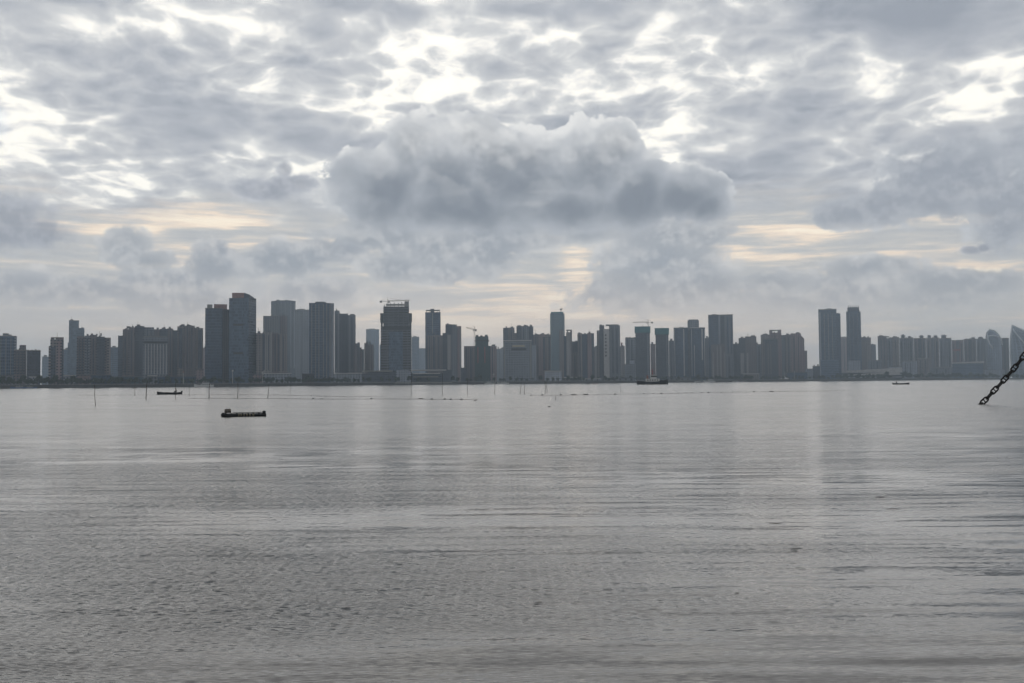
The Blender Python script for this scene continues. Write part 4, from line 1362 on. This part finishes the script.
# drifting bits
for x_, y_, wpx, lab in ((421, 398.8, 6.5, 'dark floating log below the terraced hall'), (475.2, 400.8, 3, 'tiny dark float left of the leaning pair of stakes'), (549.4, 406.9, 3.4, 'small dark piece of driftwood below the short stake'),
                        (881, 497, 13, 'thin drifting stick, upper left of two on the right of the water'), (893.5, 509, 15, 'thin drifting stick, lower right of two on the right of the water'),
                        (775.5, 523.5, 13, 'drifting stick on open water, the upper of the central pair'), (796, 548.5, 14, 'drifting stick on open water, the lower of the central pair'),
                        (737, 593.5, 5, 'short drifting twig low in the middle right of the water')):
    g0 = ground(x_, y_)
    ppm = g0.y / F
    ln = wpx * ppm
    bm = bmesh.new()
    r_ = max(.004, .15 * ppm) if y_ > 410 else .45 * ppm
    bm_tube(bm, [(-ln / 2, 0, 0), (-ln / 5, ln * .04, r_ * .6), (ln / 5, -ln * .02, r_ * .3), (ln / 2, ln * .05, 0)], [r_ * .4, r_, r_ * .9, r_ * .3], 6)
    o = link_mesh('driftwood', bm, M_STAKE)
    o.location = (g0.x, g0.y, 0.004)
    o.rotation_euler = (0, 0, rng.uniform(-.2, .2))
    tag(o, lab, 'driftwood')


# ------------------------------------------------------------------ boats
def hull_bm(Ln, Bm, Hh, sheer=.35, bow=.28, n_=14, draft=.35):
    """open hull along x, bow at +x"""
    bm = bmesh.new()
    secs = []
    for i in range(n_ + 1):
        t = i / n_
        x = -Ln / 2 + Ln * t
        w = Bm / 2 * (min(1, (1 - t) / bow) ** .6 if t > 1 - bow else .82 + .18 * min(1, t / .25))
        w = max(w, .03)
        rise = Hh + sheer * (2 * t - 1) ** 2 * (1.3 if t > .5 else .5)
        kz = -draft * (1 - max(0, (t - .7) / .3) ** 2)
        secs.append([bm.verts.new((x, yy, zz)) for yy, zz in ((-w, rise), (-w * .92, 0), (-w * .45, kz), (0, kz - .03), (w * .45, kz), (w * .92, 0), (w, rise),
                                                                 (w * .88, rise), (w * .78, .1), (0, .06), (-w * .78, .1), (-w * .88, rise))])
    for a_, b_ in zip(secs, secs[1:]):
        for s in range(12):
            bm.faces.new((a_[s], a_[(s + 1) % 12], b_[(s + 1) % 12], b_[s]))
    bm.faces.new(secs[0])
    bm.faces.new(list(reversed(secs[-1])))
    bmesh.ops.recalc_face_normals(bm, faces=bm.faces)
    return bm


M_WOOD = plain('dark_wet_wood', (.035, .028, .022), .7, 0, .3, 2)
M_CLOTH = plain('dark_clothes', (.02, .022, .028), .9)
M_TAR = plain('rusty_tan', (.16, .13, .10), .8, 0, .25, 3)


def open_boat(px, py, Lpx, label, heading=0.0, cat='fishing boat', mat=None, gear=True, name='fishing_boat'):
    g0 = ground(px, py)
    ppm = g0.y / F
    Ln = Lpx * ppm
    o = empty(name, (g0.x, g0.y, 0), heading - azi(px))
    tag(o, label, cat)
    link_mesh('hull', hull_bm(Ln, Ln * .26, Ln * .08, Ln * .04), mat or M_BLACKH, o)
    for xx in (-.28, .05, .3):
        bm = bmesh.new()
        bm_box(bm, Ln * xx - .12, Ln * xx + .12, -Ln * .10, Ln * .10, Ln * .05, Ln * .062)
        link_mesh('thwart', bm, M_WOOD, o)
    if gear:
        bm = bmesh.new()
        bm_box(bm, -Ln * .5 - .15, -Ln * .5 + .18, -.16, .16, Ln * .05, Ln * .05 + .55)
        bm_tube(bm, [(-Ln * .5 - .02, 0, Ln * .05), (-Ln * .5 - .05, 0, -.3)], .05, 6)
        link_mesh('outboard_motor', bm, M_DARK, o)
        bm = bmesh.new()
        for q in range(5):
            bm_ball(bm, (Ln * .02 + q * .28, rng.uniform(-.2, .2), Ln * .06 + .08), .24, 1, (1.2, 1, .6), .2)
        link_mesh('net_heap', bm, M_TAR, o)
    return o, Ln


def person(loc, rz, label, sc_=1.0):
    """seated figure, dark clothes, hands on the knees; grown from one skeleton"""
    V, E, Rr = [], [], []

    def chain(par, pts, rad):
        for q, r in zip(pts, rad):
            V.append(q)
            Rr.append(r)
            if par is not None:
                E.append((par, len(V) - 1))
            par = len(V) - 1
        return par
    pel = chain(None, [(0, 0, .12)], [.15])
    chest = chain(pel, [(.03, 0, .30), (.07, 0, .47)], [.16, .19])
    neck = chain(chest, [(.10, 0, .57)], [.075])
    chain(neck, [(.13, 0, .66), (.145, 0, .75), (.145, 0, .82)], [.105, .125, .10])
    for s in (-1, 1):
        kn = chain(pel, [(.06, .10 * s, .12), (.42, .13 * s, .20)], [.10, .075])
        an = chain(kn, [(.44, .13 * s, .02), (.45, .13 * s, -.22)], [.06, .042])
        chain(an, [(.58, .14 * s, -.25)], [.035])
        el_ = chain(chest, [(.07, .19 * s, .50), (.16, .26 * s, .28)], [.06, .045])
        wr = chain(el_, [(.34, .17 * s, .27)], [.032])
        pm = chain(wr, [(.40, .15 * s, .265)], [.035])
        for f_, ln_ in ((-1.5, .062), (-.5, .072), (.5, .068), (1.5, .054)):
            chain(pm, [(.43, .15 * s + f_ * .020, .27), (.43 + ln_ * .7, .15 * s + f_ * .021, .262), (.43 + ln_, .15 * s + f_ * .021, .243)], [.009, .0085, .007])
        chain(wr, [(.385, .15 * s - .045 * s, .27), (.42, .15 * s - .062 * s, .262)], [.011, .009])
    me = bpy.data.meshes.new('body')
    me.from_pydata([Vector(v) for v in V], E, [])
    tmp = bpy.data.objects.new('body', me)
    COL.objects.link(tmp)
    sk = tmp.modifiers.new('skin', 'SKIN')
    for i, r in enumerate(Rr):
        me.skin_vertices[0].data[i].radius = (r, r)
        me.skin_vertices[0].data[i].use_root = (i == 0)
    sb = tmp.modifiers.new('sub', 'SUBSURF')
    sb.levels = sb.render_levels = 1
    dg = bpy.context.evaluated_depsgraph_get()
    m2 = bpy.data.meshes.new_from_object(tmp.evaluated_get(dg))
    bpy.data.objects.remove(tmp)
    bpy.data.meshes.remove(me)
    m2.name = 'person'
    m2.materials.clear()
    m2.materials.append(M_CLOTH)
    m2.materials.append(M_SKIN)
    for p_ in m2.polygons:
        c = p_.center
        p_.use_smooth = True
        p_.material_index = 1 if (c.z > .60 or (c.x > .355 and .2 < c.z < .31 and abs(c.y) < .24 and c.x < .55 and c.z > .235)) else 0
    o = bpy.data.objects.new('person', m2)
    COL.objects.link(o)
    o.location = loc
    o.rotation_euler = (0, 0, rz)
    o.scale = (sc_,) * 3
    tag(o, label, 'person')
    bm = bmesh.new()
    bmesh.ops.create_uvsphere(bm, u_segments=14, v_segments=8, radius=.115)
    for v in list(bm.verts):
        if v.co.z < -.02:
            v.co.z = -.02
        v.co += Vector((.14, 0, .80))
    bmesh.ops.create_cone(bm, cap_ends=True, segments=18, radius1=.2, radius2=.12, depth=.03, matrix=Matrix.Translation((.14, 0, .79)))
    link_mesh('hat', bm, M_CLOTH, o, True)
    bm = bmesh.new()
    for s in (-1, 1):
        bm_ball(bm, (.238, .032 * s, .745), .012, 1)
    bm_ball(bm, (.252, 0, .715), .016, 1, (1.2, .8, 1.4))
    bm_tube(bm, [(.23, -.025, .68), (.236, 0, .678), (.23, .025, .68)], .006, 5)
    link_mesh('face', bm, M_SKIN, o, True)
    return o


def on_boat(bt, Ln, fx, dz_=0.0):
    return bt.matrix_basis @ Vector((Ln * fx, 0, Ln * .062 + .12 + dz_))


bt, Ln = open_boat(169.4, 394.4, 23.6, 'low dark wooden fishing boat with a seated person, among the left stakes', R(180))
bpy.context.view_layer.update()
person(on_boat(bt, Ln, -.28, -.02), R(180) + .3, 'person in dark clothes and hat seated at the stern of the left fishing boat', 1.15)
bt, Ln = open_boat(901, 384.5, 15.5, 'small dark fishing boat with a seated person, on the right below the exhibition hall', R(2))
bpy.context.view_layer.update()
person(on_boat(bt, Ln, -.28, -.02), .4, 'person in dark clothes seated in the right-hand fishing boat', 1.1)
bm = bmesh.new()
for px, py, lp, lab in ((97, 388.7, 5, 'tiny dark skiff near shore above the nearest stake'), (134, 388.3, 5, 'tiny dark skiff near shore above the far straight stake'), (360.8, 386.4, 4, 'tiny dark skiff left of the pier'),
                        (379.4, 386, 4.4, 'tiny dark skiff just in front of the left end of the pier'), (472.5, 384.9, 3.4, 'tiny dark skiff below the green netted tower'), (587.8, 384.3, 5, 'tiny dark skiff, left of two below the split tan tower'),
                        (595.2, 384.2, 5.4, 'tiny skiff with a reddish cover, right of two below the split tan tower'), (824.4, 381.9, 4.4, 'tiny dark skiff below the broad dark twin tower'), (845.8, 381.5, 4, 'tiny dark skiff below the prong-crowned tower')):
    open_boat(px, py, lp, lab, R(rng.uniform(-20, 20)), 'skiff', M_RUST if 'reddish' in lab else None, False, 'skiff')[0]
bm.free()


def motor_yacht(px, Lpx, label, hdg, decks=1, off=-30, mat=None, name='motor_yacht', cat='yacht'):
    dd = shore_dist(px) + off
    p = hpoint(px, dd)
    Ln = Lpx * dd / F
    o = empty(name, (p.x, p.y, 0), hdg - azi(px))
    tag(o, label, cat)
    link_mesh('hull', hull_bm(Ln, Ln * .24, Ln * .09, Ln * .05, .4), mat or M_WHITEP, o)
    z = Ln * .09
    for q in range(decks):
        bm = bmesh.new()
        x0, x1, w_ = -Ln * (.34 - .05 * q), Ln * (.20 - .08 * q), Ln * (.085 - .01 * q)
        hgt_ = Ln * .075
        v0 = [(x0, -w_), (x1, -w_), (x1, w_), (x0, w_)]
        bm_prism(bm, v0, z, z + hgt_)
        for v in bm.verts:
            if v.co.z > z + .1 and v.co.x > 0:
                v.co.x -= hgt_ * 1.1
        cb = link_mesh('cabin', bm, M_WHITEP, o)
        bm = bmesh.new()
        bm_box(bm, x0 + Ln * .02, x1 - hgt_ * .95, -w_ - .04, w_ + .04, z + hgt_ * .4, z + hgt_ * .78)
        link_mesh('cabin_window', bm, M_DARK, cb)
        z += hgt_
    bm = bmesh.new()
    bm_tube(bm, [(-Ln * .1, 0, z), (-Ln * .13, 0, z + Ln * .10)], .1, 5)
    link_mesh('mast', bm, M_WHITEP, o)
    return o


motor_yacht(204, 18, 'white motor yacht moored at the quay below the open-crowned glass tower', R(180), 2)
motor_yacht(709.5, 11.5, 'boxy white two-deck ferry moored below the tall twin slate slabs', R(180), 2, -20, name='ferry', cat='ferry')
motor_yacht(697.5, 6, 'small pale launch moored left of the two-deck ferry', 0, 1, -20)
motor_yacht(736, 7, 'small pale launch moored right of the two-deck ferry', 0, 1, -12)
motor_yacht(744, 6, 'small pale launch below the tan pavilion', R(180), 1, -12)
motor_yacht(490, 11, 'pale moored yacht, left of two right of the green netted tower', 0, 2, -14)
motor_yacht(503, 12, 'pale moored yacht, right of two below the hotel slab', R(180), 1, -14)
motor_yacht(18, 12, 'blue-hulled launch moored at the far left quay', R(180), 1, -12, M_BLUEP)
motor_yacht(31, 10, 'smaller blue-hulled launch right of the far left one', 0, 1, -12, M_BLUEP)

# tugboat
g0 = ground(652.5, 384.5)
k_ = g0.y / F
tg = empty('tugboat', (g0.x, g0.y, 0), -azi(652) + R(4))
tag(tg, 'dark-hulled tugboat with white wheelhouse and reddish mast below the teal-capped towers', 'tugboat')
Ln = 31 * k_
link_mesh('hull', hull_bm(Ln, 6.5, 2.0, 1.3, .35, 16, .8), M_BLACKH, tg)
bm = bmesh.new()
bm_box(bm, -4.6, 4.8, -2.3, 2.3, 1.5, 4.1)
dh = link_mesh('deckhouse', bm, M_WHITEP, tg)
for i in range(5):
    bm = bmesh.new()
    bm_box(bm, -3.8 + i * 1.7, -3.0 + i * 1.7, -2.36, 2.36, 2.8, 3.5)
    link_mesh('window', bm, M_DARK, dh)
bm = bmesh.new()
bm_box(bm, -1.4, 2.8, -1.7, 1.7, 4.1, 6.7)
wh = link_mesh('wheelhouse', bm, M_WHITEP, tg)
bm = bmesh.new()
bm_box(bm, -1.1, 2.86, -1.76, 1.76, 5.3, 6.2)
link_mesh('window_band', bm, M_DARK, wh)
bm = bmesh.new()
bm_box(bm, -1.8, 3.2, -2.0, 2.0, 6.7, 6.9)
link_mesh('wheelhouse_roof', bm, M_WHITEP, wh)
bm = bmesh.new()
bm_tube(bm, [(0, 0, 6.9), (0, 0, 11.2)], [.3, .15], 6)
bm_tube(bm, [(-1.2, 0, 9.2), (1.2, 0, 9.2)], .12, 5)
bm_tube(bm, [(-.8, 0, 10.2), (.8, 0, 10.2)], .1, 5)
link_mesh('mast', bm, M_RED, tg)
bm = bmesh.new()
bm_tube(bm, [(-3.4, 0, 4.1), (-3.6, 0, 6.6)], [.7, .6], 10)
link_mesh('funnel', bm, M_RUST, tg)
bm = bmesh.new()
bm_box(bm, 5.2, 7.4, -.9, .9, 2.0, 3.0)
link_mesh('winch', bm, M_DARK, tg)
for s in (-1, 1):
    for i in range(6):
        bm = bmesh.new()
        bmesh.ops.create_cone(bm, cap_ends=True, segments=10, radius1=.6, radius2=.6, depth=.35, matrix=Matrix.Translation((-7 + i * 2.5, s * 3.15, 1.1)) @ Matrix.Rotation(R(90), 4, 'X'))
        link_mesh('tyre_fender', bm, M_DARK, tg)

# ------------------------------------------------------------------ the floating raft
g0 = ground(243.6, 416.4)
k_ = g0.y / F
M_BLKP = plain('black_pipe', (.012, .014, .015), .45, 0, .3, 6)
M_FOAM = plain('dirty_foam', (.22, .20, .14), .85, 0, .4, 5)
M_DRUM = plain('weathered_drum', (.16, .14, .115), .75, 0, .35, 5)
rf = empty('floating_raft', (g0.x, g0.y + .35, 0), -azi(243.6) + R(2))
tag(rf, 'small black floating raft with a weathered drum on its left end', 'raft')
hl = 20.3 * k_
for yy in (-.33, .33):
    bm = bmesh.new()
    bm_tube(bm, [(-hl, yy, .07), (-hl * .5, yy, .08), (0, yy, .075), (hl * .5, yy, .08), (hl, yy, .09)], [.13, .125, .12, .12, .135], 12)
    link_mesh('float_pipe', bm, M_BLKP, rf, True)
for i in range(8):
    x_ = -hl + .12 + i * (2 * hl - .24) / 7
    bm = bmesh.new()
    bm_box(bm, x_ - .05, x_ + .05, -.44, .44, .17, .235)
    link_mesh('crossbar', bm, M_BLKP, rf)
for i, (x_, w_, h_) in enumerate(((-.42, .11, .17), (-.27, .1, .19), (-.08, .12, .185), (.12, .10, .19), (.32, .12, .2), (.55, .13, .185))):
    bm = bmesh.new()
    bm_box(bm, x_ - w_ / 2, x_ + w_ / 2, -.475, -.44, .06, h_)
    bmesh.ops.bevel(bm, geom=bm.edges[:], offset=.01, segments=1)
    link_mesh('foam_block', bm, M_FOAM, rf)
bm = bmesh.new()
bm_box(bm, -hl * .6, hl * .8, -.3, .3, .24, .275)
link_mesh('plank', bm, M_WOOD, rf)
bm = bmesh.new()
bm_tube(bm, [(hl - .12, -.36, .27), (hl - .12, .3, .27)], .11, 12)
link_mesh('end_roll', bm, M_BLKP, rf, True)
bm = bmesh.new()
bm_tube(bm, [(-hl - .04, -.4, .12), (-hl - .04, .36, .12)], .16, 12)
link_mesh('end_roll', bm, M_BLKP, rf, True)
dr = empty('drum', (0, 0, 0))
dp = rf.matrix_basis @ Vector((-hl + .26, -.05, .24))
dr.location = dp
dr.rotation_euler = (0, 0, rf.rotation_euler.z)
tag(dr, 'squat weathered drum standing on the left end of the black raft', 'drum')
bm = bmesh.new()
bm_tube(bm, [(0, 0, 0), (0, 0, .03), (0, 0, .23), (0, 0, .28), (0, 0, .295)], [.215, .225, .225, .20, .15], 18)
link_mesh('body', bm, M_DRUM, dr, True)
bm = bmesh.new()
bm_tube(bm, [(0, 0, .10), (0, 0, .13)], .233, 18)
link_mesh('hoop', bm, M_BLKP, dr, True)

# ------------------------------------------------------------------ the mooring chain
M_IRON = plain('rusty_black_iron', (.018, .015, .013), .75, .2, .4, 9)
Yc = ground(979, 404.4).y
kc = Yc / F


def cpt(px, py):
    d = ray(px, py)
    k2 = Yc / d.y
    return Vector((d.x * k2, Yc, CAM_H + d.z * k2))


ctrl = [cpt(*q) for q in ((957, 419), (964.5, 414.4), (972.5, 409.2), (978.8, 405.0), (984.8, 401.0), (990.4, 394.4), (997.4, 387.2), (1007.4, 376.2), (1016.6, 365.4), (1025.4, 353.4), (1042, 328), (1060, 298), (1085, 252), (1115, 190))]
dense = []
for i in range(len(ctrl) - 1):
    p0, p1, p2, p3 = ctrl[max(i - 1, 0)], ctrl[i], ctrl[i + 1], ctrl[min(i + 2, len(ctrl) - 1)]
    for j in range(40):
        t = j / 40
        dense.append(.5 * ((2 * p1) + (-p0 + p2) * t + (2 * p0 - 5 * p1 + 4 * p2 - p3) * t * t + (-p0 + 3 * p1 - 3 * p2 + p3) * t ** 3))
dd_ = 1.66 * kc
pitch = 7.3 * kc
nodes, acc = [dense[0]], 0.0
for a_, b_ in zip(dense, dense[1:]):
    acc += (b_ - a_).length
    if acc >= pitch:
        nodes.append(b_)
        acc = 0.0
o0 = nodes[0].copy()
ch = empty('mooring_chain', o0)
tag(ch, 'heavy black stud-link chain rising out of the water at the right edge', 'chain')
# link: stadium loop, long axis x, lying in the xz plane
bm = bmesh.new()
hl_, hw_ = (7.3 / 2 + .83) * kc, 1.3 * dd_
loop = []
for s in range(28):
    q = 2 * math.pi * s / 28
    cxx = (hl_ - hw_) * (1 if math.cos(q) > 0 else -1)
    loop.append(Vector((cxx + hw_ * math.cos(q), 0, hw_ * math.sin(q) * (1.0))))
rings = []
for i, p_ in enumerate(loop):
    t = (loop[(i + 1) % 28] - loop[i - 1]).normalized()
    u = Vector((0, 1, 0))
    w_ = t.cross(u)
    rings.append([bm.verts.new(p_ + (u * math.cos(2 * math.pi * s / 8) + w_ * math.sin(2 * math.pi * s / 8)) * dd_ / 2) for s in range(8)])
for i in range(28):
    a_, b_ = rings[i], rings[(i + 1) % 28]
    for s in range(8):
        bm.faces.new((a_[s], a_[(s + 1) % 8], b_[(s + 1) % 8], b_[s]))
bmesh.ops.recalc_face_normals(bm, faces=bm.faces)
lk0 = link_mesh('link', bm, M_IRON, ch, True)
bm = bmesh.new()
bm_tube(bm, [(0, 0, -hw_), (0, 0, -hw_ * .4), (0, 0, hw_ * .4), (0, 0, hw_)], [dd_ * .5, dd_ * .32, dd_ * .32, dd_ * .5], 8)
sd0 = link_mesh('stud', bm, M_IRON, lk0, True)
for i in range(len(nodes) - 1):
    a_, b_ = nodes[i], nodes[i + 1]
    t = (b_ - a_).normalized()
    yv = Vector((0, 1, 0))
    zv = t.cross(yv).normalized()
    yv = zv.cross(t)
    if i % 2 == 1:
        yv, zv = zv, -yv
    mt = Matrix((t, yv, zv)).transposed().to_4x4()
    mt.translation = (a_ + b_) / 2 - o0
    if i == 0:
        lk = lk0
    else:
        lk = lk0.copy()
        COL.objects.link(lk)
        s_ = sd0.copy()
        COL.objects.link(s_)
        s_.parent = lk
        lk.parent = ch
    lk.matrix_basis = mt

# ------------------------------------------------------------------ the air
bm = bmesh.new()
bm_box(bm, -S - 40, S + 40, -S - 40, S + 40, -2.0, 232.0)
mh = bpy.data.materials.new('haze')
mh.use_nodes = True
mh.node_tree.nodes.clear()
nh = NT(mh.node_tree)
pv = nh.n('ShaderNodeVolumePrincipled')
pv.inputs['Color'].default_value = (.74, .88, 1.0, 1)
pv.inputs['Density'].default_value = 1.75e-4
pv.inputs['Anisotropy'].default_value = .55
oo = nh.n('ShaderNodeOutputMaterial')
mh.node_tree.links.new(pv.outputs[0], oo.inputs['Volume'])
mh.cycles.homogeneous_volume = True
tag(link_mesh('haze', bm, mh), kind='stuff')
